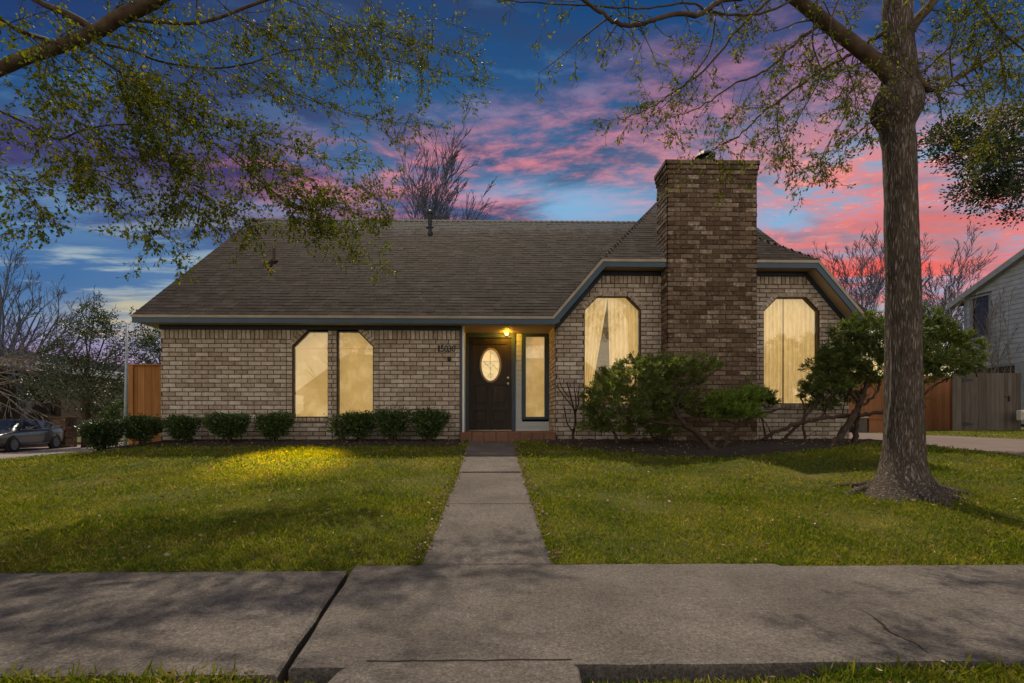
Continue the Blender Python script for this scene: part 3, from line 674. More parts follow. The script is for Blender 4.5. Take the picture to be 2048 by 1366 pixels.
TR = .105
wL.band((w1[0], w1[3]-w1[6]), (w1[0]+w1[4], w1[3]), TR); wL.band((w2[1]-w2[5], w2[3]), (w2[1], w2[3]-w2[6]), TR)
wL.band((w1[0]-.05, w1[2]-.085), (w1[1]+.02, w1[2]-.085), .085, prd=.04); wL.band((w2[0]-.02, w2[2]-.085), (w2[1]+.05, w2[2]-.085), .085, prd=.04)

# gable wall
OFF = .145
GX, GH, GT, SL = 4.25, 3.10, 2.143, 1.17
ZE, ZT = 2.96, 4.08
def gpoly(off):
    """roof outline of the clipped front gable moved inward by off: (x, z) points left eave .. right eave"""
    s = math.hypot(1, SL); dz_t = off; 
    xt = GT-off*(s-1)/SL
    zt = ZT-off
    # slanted edge shifted: z = ZE + SL*(GH-|x|) - off*s
    xt = (ZE+SL*GH-off*s-zt)/SL
    zb_ = ZE-off; xb = (ZE+SL*GH-off*s-zb_)/SL
    return [(GX-xb, zb_), (GX-xt, zt), (GX+xt, zt), (GX+xb, zb_)]
wp = gpoly(.225); gz_top = wp[1][1]
gx0, gx1 = XU(1111, YW), XU(1698.5, YW)
def gable_iv(z):
    a, b = gx0, gx1
    xs_ = (ZE+SL*GH-.165*math.hypot(1, SL)-z)/SL
    a = max(a, GX-xs_); b = min(b, GX+xs_)
    return a, b
cx0, cx1 = 3.377, 5.137       # chimney
YC = 9.66
def ivG(z):
    a, b = gable_iv(z); iv = wcut(wcut([(a, b)], w3, z), w4, z)
    return iv
wG = Wall((0, YW, 0), (1,0,0), (0,-1,0))
SG = .165
nrow = int(round((gz_top-SG-.42)/CH)); zbG = gz_top-SG-nrow*CH
wG.rows(zbG, gz_top-SG, ivG)
aa, bb = gable_iv(gz_top)
wG.soldiers(aa-.05, cx0+.01, gz_top-SG, gz_top); wG.soldiers(cx1-.01, bb+.05, gz_top-SG, gz_top)
for wn in (w3, w4):
    x0, x1, z0, z1, cl, cr, chh = wn
    wG.band((x0, z1-chh), (x0+cl, z1), TR); wG.band((x0+cl, z1), (x1-cr, z1), TR*.8); wG.band((x1-cr, z1), (x1, z1-chh), TR)
    wG.band((x0-.02, z0-.085), (x1+.02, z0-.085), .085, prd=.035)
# merge bricks
for wl, nm, lab in ((wL, 'brick_wall', 'whitewashed brick wall left of the porch'), (wG, 'brick_wall', 'whitewashed brick wall under the clipped gable')):
    bo = obj(nm, wl.b, M['brick'], house, label=lab); obj('mortar', wl.m, M['mortar'], bo)
# side wall of the porch recess and outer side walls
wS = Wall((gx0, YW+.012, 0), (0,1,0), (-1,0,0), thick=.2); wS.rows(zbG, 2.90, lambda z: [(0, YD-YW+.02)])
bo = obj('porch_side_wall', wS.b, M['brick'], house); obj('mortar', wS.m, M['mortar'], bo)
wS = Wall((xl, YW+.012, 0), (0,1,0), (-1,0,0), thick=.1); wS.rows(zb, 2.83, lambda z: [(0, 9.2)])
bo = obj('end_wall', wS.b, M['brick'], house); obj('mortar', wS.m, M['mortar'], bo)
wS = Wall((gx1, YW+.012, 0), (0,1,0), (1,0,0), thick=.1); wS.rows(zb, 2.95, lambda z: [(0, 9.2)])
bo = obj('end_wall', wS.b, M['brick'], house); obj('mortar', wS.m, M['mortar'], bo)
mb = MB(); mb.box(xl+.01, gx1-.01, 19.18, 19.25, .3, 2.9)
for x, s in ((xl+.02, 1), (gx1-.10, 1)): mb.prism([(10.05, 2.82), (19.15, 2.82), (14.6, 6.35)], 0, x, x+.08)
obj('back_wall', mb, M['mortar'], house)

# ---- windows
def inset(wn, d):
    x0, x1, z0, z1, cl, cr, chh = wn
    k = d*.41
    p = [(x0+d, z0+d), (x1-d, z0+d)]
    if cr: p += [(x1-d, z1-chh-k), (x1-cr-k, z1-d)]
    else: p += [(x1-d, z1-d)]
    if cl: p += [(x0+cl+k, z1-d), (x0+d, z1-chh-k)]
    else: p += [(x0+d, z1-d)]
    return p
def ring(mb, A, B, y0, y1):
    k = len(A); vs = [(x, y0, z) for x, z in A]+[(x, y0, z) for x, z in B]+[(x, y1, z) for x, z in A]+[(x, y1, z) for x, z in B]
    fs = []
    for i in range(k):
        j = (i+1) % k
        fs += [(i, j, k+j, k+i), (2*k+j, 2*k+i, 3*k+i, 3*k+j), (k+i, k+j, 3*k+j, 3*k+i), (j, i, 2*k+i, 2*k+j)]
    mb.add(vs, fs)
def fold_curtain(x0, x1, z0, z1, y, n, amp, top=None, bot=None, seed=0, clip=None):
    """pleated cloth between x0..x1; top / bot give x positions as functions of t in 0..1"""
    r = random.Random(seed); mb = MB(); K = 14; k = n*6
    ph = [r.uniform(0, 6.28) for _ in range(3)]
    vs = []; tt = []
    for j in range(K+1):
        s = j/K; z = lerp(z0, z1, s)
        for i in range(k+1):
            t = i/k
            xa = lerp(lerp(bot(0), top(0), s), lerp(bot(1), top(1), s), t) if top else lerp(x0, x1, t)
            yy_ = y+amp*(math.sin(t*n*6.283+ph[0])+.5*math.sin(t*n*3.9*3+ph[1]+s*1.2))*(.6+.4*(1-s))
            zz = z
            if clip:
                cx_, c_, side = clip
                # chamfered head: keep the cloth inside the opening
                lim = z1-max(0, (c_-(xa-x0)) if xa-x0 < c_ else 0)-max(0, (c_-(x1-xa)) if x1-xa < c_ else 0)
                zz = min(z, lim)
            vs.append((xa, yy_, zz)); tt.append(.5+.5*math.sin(t*n*6.283+ph[0]+.9)*.7+.15*math.sin(t*n*3.9*3+ph[1]))  # tint carries the painted light and dark of the pleats
    w_ = k+1
    mb.add(vs, [(j*w_+i, j*w_+i+1, (j+1)*w_+i+1, (j+1)*w_+i) for j in range(K) for i in range(k)])
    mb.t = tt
    return mb
def window(wn, kind, lab, seed):
    fr = MB(); A = inset(wn, .004); B = inset(wn, .016); ring(fr, A, B, YW+.030, YW+.105)
    f = obj('window', fr, M['frame'], house, label=lab)
    pn = MB(); pn.prism(B, 1, YW+.062, YW+.068); obj('pane', pn, M['pane'], f)
    x0, x1, z0, z1, cl, cr, chh = wn
    if kind == 'blind':
        b = MB(); q = inset(wn, .02); b.prism(q, 1, YW+.125, YW+.129)
        obj('blind', b, M['blind'], f)
        # a thin sash rail low and high behind the glass
        s = MB(); s.box(x0+.034, x1-.034, YW+.07, YW+.095, z1-.345, z1-.325)
        obj('sash_rail', s, M['blind_rail'], f)
    else:
        rm = MB(); rm.prism(inset(wn, .0), 1, YW+.27, YW+.275); obj('room', rm, M['room'], f)
        m_ = lerp(x0, x1, .455) if kind == 'split' else lerp(x0, x1, .42)
        if kind == 'split':
            c1 = fold_curtain(x0+.005, m_, z0, z1-.01, YW+.16, 5, .012, lambda t: lerp(x0+.005, m_-.004, t), lambda t: lerp(x0+.005, lerp(x0, x1, .12), t), seed)
            c2 = fold_curtain(m_, x1-.005, z0, z1-.01, YW+.15, 7, .014, lambda t: lerp(m_-.006, x1-.005, t), lambda t: lerp(lerp(x0, x1, .50), x1-.005, t), seed+1)
        else:
            c1 = fold_curtain(x0+.005, m_, z0, z1-.01, YW+.15, 6, .013, lambda t: lerp(x0+.005, m_-.004, t), lambda t: lerp(x0+.005, m_-.006, t), seed)
            c2 = fold_curtain(m_, x1-.005, z0, z1-.01, YW+.15, 7, .013, lambda t: lerp(m_+.01, x1-.005, t), lambda t: lerp(m_+.008, x1-.005, t), seed+1)
        # trim cloth to the chamfered head
        for c in (c1, c2):
            nv = []
            for (x, y, z) in c.v:
                lim = z1+.03-max(0.0, cl-(x-x0))-max(0.0, cr-(x1-x)); nv.append((x, y, min(z, lim)))
            c.v = nv
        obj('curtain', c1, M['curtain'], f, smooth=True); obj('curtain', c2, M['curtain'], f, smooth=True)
M['blind_rail'] = glow('lit_rail', [(0,(.60,.42,.19)),(1,(.72,.52,.25))], .5)
window(w1, 'blind', 'left one of the pair of tall lit windows with a chamfered corner', 1)
window(w2, 'blind', 'right one of the pair of tall lit windows with a chamfered corner', 2)
window(w3, 'split', 'tall lit window with parted curtains left of the chimney', 3)
window(w4, 'closed', 'tall lit window with a narrow curtain gap right of the chimney', 4)

# ---- chimney
mbp = [Wall((cx0, YC, 0), (1,0,0), (0,-1,0), .05), Wall((cx0+.0, YC+.60, 0), (0,-1,0), (-1,0,0), .05), Wall((cx1-.0, YC, 0), (0,1,0), (1,0,0), .05), Wall((cx1, YC+.6, 0), (-1,0,0), (0,1,0), .05)]
zct = 6.0; CCH = .091
bc, mc = MB(), MB()
for i, wl in enumerate(mbp):
    wd = (cx1-cx0) if i in (0, 3) else .60
    z = zct-.27-60*CCH; k0 = 0
    wl.jd = .0075; wl.rows(z, zct-.27, lambda z: [(0, wd)], ch=CCH)
    for q in range(3):         # corbelled head
        e = .012+.016*q; zz = zct-.27+q*.09
        wl2 = Wall(wl.O-wl.U*e+wl.Nn*e, wl.U, wl.Nn, .06); off = 0
        wl2.rows(zz, zz+.088, lambda z: [(0, wd+2*e)], ch=.088); wl.b.add(wl2.b.v, wl2.b.f); wl.b.t[-len(wl2.b.t):] = wl2.b.t; wl.m.add(wl2.m.v, wl2.m.f)
    bc.add(wl.b.v, wl.b.f); bc.t[-len(wl.b.t):] = wl.b.t; mc.add(wl.m.v, wl.m.f)
mc.box(cx0+.02, cx1-.02, YC+.02, YC+.58, .4, zct-.02)
chim = obj('chimney', bc, M['brick_dark'], house, label='broad dark brown brick chimney in front of the gable'); obj('mortar', mc, M['mortar_dark'], chim)
mb = MB()      # bent sheet metal cap with a few twigs
xc, yc = XU(1410, 9.95), 9.95
mb.lathe((xc, yc, zct), [(.10,-.02),(.10,.20),(.13,.21)], 12)
for k in range(14):
    a = k/14*6.283; 
mb.lathe((xc, yc, zct+.20), [(.17,0),(.20,.015),(.17,.06),(.11,.11),(.03,.13)], 12)
cap = obj('chimney_cap', mb, M['black'], chim)
mb = MB(); r = random.Random(5)
for k in range(16):
    a = r.uniform(0, 6.28); p = Vector((xc+.12*math.cos(a), yc+.10*math.sin(a), zct+.22)); q = p+Vector((r.uniform(-.12,.12), r.uniform(-.06,.06), r.uniform(.03,.11)))
    mb.tube([p, q], [.008, .003], 4)
obj('nest_twigs', mb, M['branch'], cap)
mb = MB()      # step flashing
for k in range(5):
    z = 4.06+k*.10; yk = 9.76+k*.12
    mb.box(cx0-.022, cx0-.010, yk, yk+.16, z, z+.15)
mb.box(cx0-.10, cx0-.012, YE+.0, YE+.06, 4.085, 4.11)
obj('flashing', mb, M['metal'], chim)

# ---- roofs
rz = random.Random(9)
def shingles(mb, O, U, S, Nn, Lmax, iv, ex=.138, wmin=.13, wmax=.34):
    O, U, S, Nn = map(Vector, (O, U, S, Nn)); s = 0; k = 0
    while s < Lmax-.01:
        e = min(ex, Lmax-s)
        for a, b in iv(s, s+e):
            u = a-rz.uniform(0, .2)
            while u < b:
                wdt = rz.uniform(wmin, wmax); p, q = max(a, u), min(b, u+wdt-.004)
                if q-p > .01:
                    th = rz.choice((.006, .0075, .010))+rz.uniform(0, .001); ov = rz.uniform(-.002, .002)
                    t = rz.random()
                    A = O+U*p+S*(s+ov); B = O+U*q+S*(s+ov); C = O+U*q+S*(s+e+.02); D = O+U*p+S*(s+e+.02)
                    mb.add([A+Nn*th, B+Nn*th, C+Nn*.003, D+Nn*.003, A, B, C, D], [(0,1,2,3),(4,5,1,0),(5,6,2,1),(7,4,0,3)], t)
                u += wdt
        s += ex; k += 1
MX0, MX1, YR = -6.90, 7.55, 14.5
ms = (6.70-ZE)/(YR-YE); ml = math.hypot(1, ms); S1 = (0, 1/ml, ms/ml); N1 = (0, -ms/ml, 1/ml); Lm = (YR-YE)*ml
def mz(y): return ZE+(y-YE)*ms
HS = ms*.985
def gslope(x): return ZE+SL*(GH-abs(x-GX))
def main_iv(s0, s1):
    y = YE+(s0+s1)/2/ml; z = mz(y)
    half = GH-(z-ZE)/SL          # where the gable slopes cut the main slope
    if half > 0: return [(MX0, GX-half+.03), (GX+half-.03, MX1)]
    return [(MX0, MX1)]
mb = MB(); shingles(mb, (0, YE, ZE+.012), (1,0,0), S1, N1, Lm, main_iv)
roof = obj('roof', mb, M['shingle'], house, label='brown shingle roof with a long straight ridge')
mb = MB()
a = GX-GH; b = GX+GH; za = ZE-.0
yv = YE+(SL*GH)/ms
mb.add([(MX0, YE, ZE), (a, YE, ZE), (GX, yv, mz(yv)), (b, YE, ZE), (MX1, YE, ZE), (MX1, YR, mz(YR)), (MX0, YR, mz(YR))], [(0,1,2,6),(2,3,4,5),(2,5,6)])
mb.add([(MX0, YR, mz(YR)), (MX1, YR, mz(YR)), (MX1, 19.3, ZE), (MX0, 19.3, ZE)], [(0,1,2,3)])
obj('roof_deck', mb, M['shingle'], roof)
# ridge caps
mb = MB()
def caps(mb, A, B, wdt=.15, step=.15):
    A, B = Vector(A), Vector(B); L = (B-A).length; d = (B-A)/L; side = d.cross(Vector((0,0,1))).normalized(); k = int(L/step)
    up = side.cross(d).normalized()
    if up.z < 0: up = -up
    for i in range(k):
        p = A+d*(i*step); q = A+d*((i+1)*step+.03); t = rz.random(); h = .018+rz.uniform(0, .006)
        mb.add([p-side*wdt*.5-up*.06+up*h, p+up*(h+.012), p+side*wdt*.5-up*.06+up*h, q-side*wdt*.5-up*.06, q+up*.012, q+side*wdt*.5-up*.06,
                p-side*wdt*.5-up*.075, p+side*wdt*.5-up*.075], [(0,1,4,3),(1,2,5,4),(0,6,7,2,1)], t)
caps(mb, (MX0, YR, mz(YR)+.02), (MX1, YR, mz(YR)+.02))
obj('ridge_cap', mb, M['ridge_cap'], roof)
# clipped gable
zap = ZE+SL*GH; yap = YE+(zap-ZT)/HS
mb = MB()
hl = math.hypot(1, HS); shingles(mb, (0, YE, ZT+.012), (1,0,0), (0,1/hl,HS/hl), (0,-HS/hl,1/hl), (yap-YE)*hl,
    lambda s0, s1: [(GX-(GT-(s0+s1)/2*HS/hl/SL), GX+(GT-(s0+s1)/2*HS/hl/SL))])
sl_ = math.hypot(1, SL)
for sg in (-1, 1):
    def ivs(s0, s1):
        z = ZE+(s0+s1)/2*SL/sl_; y0 = YE if z < ZT else YE+(z-ZT)/HS; y1 = YE+(z-ZE)/ms
        return [(y0, y1)] if y1 > y0 else []
    shingles(mb, (GX+sg*GH, 0, ZE+.012), (0,1,0), (-sg/sl_, 0, SL/sl_), (sg*SL/sl_, 0, 1/sl_), GH*sl_, ivs)
gr_ = obj('gable_roof', mb, M['shingle'], house, label='clipped front gable roof behind the chimney')
mb = MB()
mb.add([(GX-GT, YE, ZT), (GX+GT, YE, ZT), (GX, yap, zap)], [(0,1,2)])
for sg in (-1, 1): mb.add([(GX+sg*GH, YE, ZE), (GX+sg*GT, YE, ZT), (GX, yap, zap), (GX, yv, zap)], [(0,1,2,3)])
obj('roof_deck', mb, M['shingle'], gr_)
mb = MB()
for sg in (-1, 1): caps(mb, (GX+sg*GT, YE, ZT+.01), (GX, yap, zap+.015))
caps(mb, (GX, yap, zap+.015), (GX, yv, zap+.015))
obj('ridge_cap', mb, M['ridge_cap'], gr_)

# ---- eaves: drip strip, navy fascia, soffit, dark frieze
def strip(mb, A, B, y0, y1):
    """closed band between polylines A and B (x,z) from y0 to y1"""
    k = len(A); vs = [(x, y0, z) for x, z in A]+[(x, y0, z) for x, z in B]+[(x, y1, z) for x, z in A]+[(x, y1, z) for x, z in B]
    fs = []
    for i in range(k-1):
        fs += [(i, i+1, k+i+1, k+i), (2*k+i+1, 2*k+i, 3*k+i, 3*k+i+1), (i+1, i, 2*k+i, 2*k+i+1), (k+i, k+i+1, 3*k+i+1, 3*k+i)]
    fs += [(0, k, 3*k, 2*k), (k-1, 3*k-1, 4*k-1, 2*k-1)]
    mb.add(vs, fs)
dr, fa, so, fz = MB(), MB(), MB(), MB()
g0, g1, g2, g3 = gpoly(-.004), gpoly(.048), gpoly(.148), gpoly(.222)
E1 = [(MX0, ZE-.048), (g1[0][0], ZE-.048)]
strip(dr, [(MX0-.01, ZE+.004), (g0[0][0], ZE+.004)]+g0[1:3]+[(g0[3][0], ZE+.004), (MX1+.01, ZE+.004)],
          [(MX0-.01, ZE-.048), (g1[0][0], ZE-.048)]+g1[1:3]+[(g1[3][0], ZE-.048), (MX1+.01, ZE-.048)], YE-.030, YE+.01)
strip(fa, [(MX0, ZE-.048), (g1[0][0], ZE-.048)]+g1[1:3]+[(g1[3][0], ZE-.048), (MX1, ZE-.048)],
          [(MX0, ZE-.148), (g2[0][0], ZE-.148)]+g2[1:3]+[(g2[3][0], ZE-.148), (MX1, ZE-.148)], YE-.018, YE+.012)
# rake boards on the ends of the main roof
for x, mbq in ((MX0, fa), (MX1-.03, fa)):
    mbq.add([(x, YE, ZE-.01), (x, YR, mz(YR)-.01), (x, 19.3, ZE-.01), (x, 19.3, ZE-.16), (x, YR, mz(YR)-.18), (x, YE, ZE-.148),
             (x+.03, YE, ZE-.01), (x+.03, YR, mz(YR)-.01), (x+.03, 19.3, ZE-.01), (x+.03, 19.3, ZE-.16), (x+.03, YR, mz(YR)-.18), (x+.03, YE, ZE-.148)],
            [(0,1,4,5),(1,2,3,4),(6,11,10,7),(7,10,9,8),(5,4,10,11),(4,3,9,10),(0,6,7,1),(1,7,8,2)])
# soffits (under the level eaves and along the slanted sides)
def soff(A, off, y0, y1, th=.015):
    so.add([(A[0][0], y0, A[0][1]), (A[1][0], y0, A[1][1]), (A[1][0], y1, A[1][1]), (A[0][0], y1, A[0][1]), (A[0][0], y0, A[0][1]+th), (A[1][0], y0, A[1][1]+th), (A[1][0], y1, A[1][1]+th), (A[0][0], y1, A[0][1]+th)],
           [(0,1,2,3),(7,6,5,4),(0,4,5,1),(3,2,6,7)])
gs = gpoly(.132)
soff([(MX0+.03, ZE-.135), (gs[0][0], ZE-.135)], 0, YE+.012, YW+.02)
for i in range(3): soff([gs[i], gs[i+1]], 0, YE+.012, YW+.02)
soff([(gs[3][0], ZE-.135), (MX1-.03, ZE-.135)], 0, YE+.012, YW+.02)
so.add([(MX0+.03, YW, ZE-.134), (xl, YW, ZE-.134), (xl, 19.2, ZE-.134), (MX0+.03, 19.2, ZE-.134)], [(0,1,2,3)])
# frieze board on the brick
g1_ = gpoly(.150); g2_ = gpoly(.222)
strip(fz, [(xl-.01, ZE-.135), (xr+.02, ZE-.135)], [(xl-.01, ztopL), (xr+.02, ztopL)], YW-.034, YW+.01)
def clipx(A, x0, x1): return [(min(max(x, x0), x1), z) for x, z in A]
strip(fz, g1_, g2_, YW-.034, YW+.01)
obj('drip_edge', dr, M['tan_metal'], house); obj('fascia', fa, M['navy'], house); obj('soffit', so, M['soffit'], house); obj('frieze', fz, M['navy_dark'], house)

# ---- roof vents
mb = MB(); yv_ = 14.05; xv = XU(860, yv_); zv = mz(yv_)
mb.lathe((xv, yv_, zv-.05), [(.055,0),(.055,.42),(.075,.425),(.075,.50),(.05,.52)], 14); mb.lathe((xv, yv_, zv-.05), [(.13,0),(.12,.05),(.06,.10)], 14)
obj('vent_pipe', mb, M['black'], house)
yv_ = 11.9; mb = MB(); xv = XU(548, yv_); zv = mz(yv_)
mb.lathe((xv, yv_, zv-.03), [(.035,0),(.035,.36),(.02,.37)], 10); mb.tube([(xv-.09, yv_-.05, zv-.01), (xv+.02, yv_, zv+.13)], .028, 8); mb.box(xv-.03, xv+.10, yv_-.06, yv_+.06, zv+.01, zv+.035)
obj('plumbing_vent', mb, M['mortar_dark'], house)

# ---- porch
mb = MB(); zp_ = .71
px0, px1 = -.66, gx0-.012
k = 8
for i in range(k):
    a_, b_ = lerp(px0, px1-.0, i/k)+.004, lerp(px0, px1-.0, (i+1)/k)-.004
    mb.bev(a_, b_, YW-.20, YW-.13, .50, zp_, .008, rnd.random())
for j in range(6):
    for i in range(k):
        a_, b_ = lerp(px0, px1, i/k)+.004, lerp(px0, px1, (i+1)/k)-.004; c_, d_ = lerp(YW-.125, YD, j/6)+.004, lerp(YW-.125, YD, (j+1)/6)-.004
        mb.box(a_, b_, c_, d_, zp_-.05, zp_-.003-rnd.random()*.002, rnd.random())
po = obj('porch_step', mb, M['tile'], house); mb = MB(); mb.box(px0+.002, px1-.002, YW-.195, YD-.002, .38, zp_-.012); obj('grout', mb, M['mortar'], po)
mb = MB(); mb.box(xr-.05, gx0+.05, YW-.28, YD+.1, 2.865, 2.885); obj('porch_ceiling', mb, M['soffit_p'] if 'soffit_p' in M else M['soffit'], house)
# cream corner trim on the left of the recess, navy edge beside it
mb = MB(); mb.box(xr+.004, xr+.045, YW-.02, YW+.03, zp_-.02, 2.86); obj('corner_trim', mb, M['navy'], house)
mb = MB(); mb.box(xr+.047, xr+.085, YW-.015, YW+.05, zp_-.02, 2.86); obj('corner_trim', mb, M['cream'], house)
mb = MB(); mb.box(xr+.0, xr+.05, YW+.055, YD, zp_-.02, 2.86); obj('recess_panel', mb, M['siding'], house)
# entry wall of lapped siding
dx0, dx1 = XU(937.5, YD), XU(1023, YD); dz0, dz1 = ZV(858.5, YD), ZV(675.5, YD)
mb = MB(); z = zp_-.01
sx0, sx1, szb, szt = XU(1043, YD), XU(1100.5, YD), ZV(839, YD), ZV(665, YD)
while z < 2.87:
    h = .105; zt_ = min(z+h, 2.875)
    segs = [(xr+.05, dx0-.09), (dx1+.09, gx0+.0)]
    if zt_ > szb+.03 and z < szt-.02: segs = [(xr+.05, dx0-.09), (dx1+.09, sx0+.01), (sx1-.01, gx0)]
    if z > dz1+.05: segs = [(xr+.05, gx0)] if z > szt-.02 else [(xr+.05, sx0+.01), (sx1-.01, gx0)]
    for a_, b_ in segs:
        if b_-a_ > .005: mb.prism([(YD-.022, z), (YD-.008, zt_+.004), (YD+.03, zt_+.004), (YD+.03, z)], 0, a_, b_)
    z += h
obj('siding', mb, M['siding'], house)
mb = MB(); mb.box(xr, gx0, YD+.05, YD+.10, zp_-.1, 2.9); 
mb = MB(); w_ = .075
ring(mb, [(dx0-.085, zp_-.005), (dx1+.085, zp_-.005), (dx1+.085, dz1+.085), (dx0-.085, dz1+.085)], [(dx0, dz0-.01), (dx1, dz0-.01), (dx1, dz1), (dx0, dz1)], YD-.045, YD+.06)
df = obj('door_frame', mb, M['navy'], house)
# door with raised panels and an oval light
mb = MB(); ocx, ocz = XU(981, YD), ZV(730.5, YD); oa, ob_ = 18.5/90.0, 31.5/90.0
NO = 40
def ov(a_, b_): return [(ocx+a_*math.cos(2*math.pi*i/NO), ocz+b_*math.sin(2*math.pi*i/NO)) for i in range(NO)]
# door slab as a ring of faces round the oval
y = YD+.0
outer = []
for i in range(NO):
    an = 2*math.pi*i/NO; c_, s_ = math.cos(an), math.sin(an)
    tx = ((dx1-ocx) if c_ > 0 else (ocx-dx0))/max(abs(c_), 1e-6); tz = ((dz1-ocz) if s_ > 0 else (ocz-dz0))/max(abs(s_), 1e-6)
    t = min(tx, tz); outer.append((ocx+c_*t, ocz+s_*t))
# snap nearest outer samples to the four corners
for cxn in ((dx0,dz0),(dx1,dz0),(dx1,dz1),(dx0,dz1)):
    i = min(range(NO), key=lambda q: (outer[q][0]-cxn[0])**2+(outer[q][1]-cxn[1])**2); outer[i] = cxn
ring(mb, outer, ov(oa, ob_), YD+.005, YD+.045)
for (a_, b_, c_, d_) in ((.10,.46,.06,.22),(.54,.90,.06,.22),(.10,.46,.27,.50),(.54,.90,.27,.50),(.10,.90,.93,.965)):
    X0, X1, Z0, Z1 = lerp(dx0,dx1,a_), lerp(dx0,dx1,b_), lerp(dz0,dz1,c_), lerp(dz0,dz1,d_)
    ring(mb, [(X0,Z0),(X1,Z0),(X1,Z1),(X0,Z1)], [(X0+.025,Z0+.025),(X1-.025,Z0+.025),(X1-.025,Z1-.025),(X0+.025,Z1-.025)], YD-.012, YD+.006)
    mb.bev(X0+.045, X1-.045, YD-.006, YD+.006, Z0+.045, Z1-.045, .006)
door = obj('door', mb, M['door'], house, label='dark front door with a lit oval window')
mb = MB(); ring(mb, ov(oa+.035, ob_+.035), ov(oa-.008, ob_-.008), YD-.02, YD+.01); ow = obj('oval_frame', mb, M['oval_rim'] if 'oval_rim' in M else M['soffit'], door)
mb = MB(); mb.prism(ov(oa, ob_), 1, YD+.02, YD+.026); obj('oval_pane', mb, M['oval_glass'], ow)
mb = MB()      # leading
yl = YD+.014
for A, B in (((0,-.32),(0,.32)), ((-.19,.09),(.19,.09)), ((-.07,.0),(0,.07)), ((0,.07),(.07,0)), ((.07,0),(0,-.07)), ((0,-.07),(-.07,0)), ((-.07,0),(-.16,.09)), ((.07,0),(.16,-.09)), ((0,-.17),(.055,-.225)), ((0,-.17),(-.055,-.225)), ((-.055,-.225),(0,-.28)), ((.055,-.225),(0,-.28))):
    mb.tube([(ocx+A[0], yl, ocz+A[1]), (ocx+B[0], yl, ocz+B[1])], .0045, 4)
obj('leading', mb, M['metal'], ow)
mb = MB(); hx, hz = XU(1016, YD), ZV(768, YD)
mb.lathe((hx, YD-.06, hz), [(.018,0),(.03,.008),(.03,.03),(.012,.045),(.012,.062),(.03,.064)], 14, axis='y'); obj('handle', mb, M['brass'], door)
mb = MB(); mb.lathe((hx, YD-.02, hz+.14), [(.024,0),(.028,.022)], 12, axis='y'); obj('deadbolt', mb, M['brass'], door)
mb = MB(); mb.bev(dx0+.005, dx1-.005, YD-.05, YD+.02, dz0-.04, dz0-.012, .006); obj('threshold', mb, M['metal'], door)
# sidelight
sx0i, sx1i, szbi, szti = XU(1051.5, YD), XU(1089, YD), ZV(833.5, YD), ZV(673, YD)
mb = MB(); ring(mb, [(sx0,szb),(sx1,szb),(sx1,szt),(sx0,szt)], [(sx0i,szbi),(sx1i,szbi),(sx1i,szti),(sx0i,szti)], YD-.035, YD+.06)
sw = obj('sidelight', mb, M['navy'], house, label='narrow lit window right of the door')
mb = MB(); mb.box(sx0i, sx1i, YD+.01, YD+.016, szbi, szti); obj('pane', mb, M['pane'], sw)
mb = MB(); mb.box(sx0i-.01, sx1i+.01, YD+.05, YD+.054, szbi-.01, szti+.01); obj('blind', mb, M['blind'], sw)
# porch lamp
lx, lz = XU(1013.5, YD-.12), ZV(666, YD-.12)
mb = MB(); mb.lathe((lx, YD-.035, lz+.03), [(.05,0),(.045,.025)], 12, axis='y'); mb.tube([(lx, YD-.03, lz+.04), (lx, YD-.10, lz+.075), (lx, YD-.12, lz+.05)], .009, 6)
mb.lathe((lx, YD-.12, lz+.025), [(.045,0),(.035,.02),(.012,.035)], 12)
lamp = obj('porch_lamp', mb, M['brass'], house, label='small lit lamp above the front door')
M['bulb'] = glow('lamp_glass', [(0,(1,.55,.10)),(1,(1,.72,.25))], 3.5)
mb = MB(); mb.lathe((lx, YD-.12, lz-.055), [(.018,0),(.040,.02),(.046,.045),(.040,.07),(.025,.082)], 14); obj('lamp_globe', mb, M['bulb'], lamp, smooth=True)
pl_ = bpy.data.lights.new('porch_light', 'POINT'); plo = bpy.data.objects.new('porch_light', pl_); COL.objects.link(plo)
pl_.energy = 24; pl_.color = (1.0, .50, .03); pl_.shadow_soft_size = .05; plo.location = (lx, YD-.26, lz-.0)
# spot added outside the lit windows to make the yellow pool on the grass
wl_ = bpy.data.lights.new('added_lawn_spot', 'SPOT'); wlo = bpy.data.objects.new('added_lawn_spot', wl_); COL.objects.link(wlo)
wl_.energy = 2500; wl_.color = (1.0, .66, .0); wl_.spot_size = R(44); wl_.spot_blend = 1.0; wl_.shadow_soft_size = .12
wx = XU(640, YW); wlo.location = (wx, YW-.25, 2.6); tgt = Vector((wx+.22, 7.95, .35)); wlo.rotation_euler = (Vector(wlo.location)-tgt).to_track_quat('Z', 'Y').to_euler()
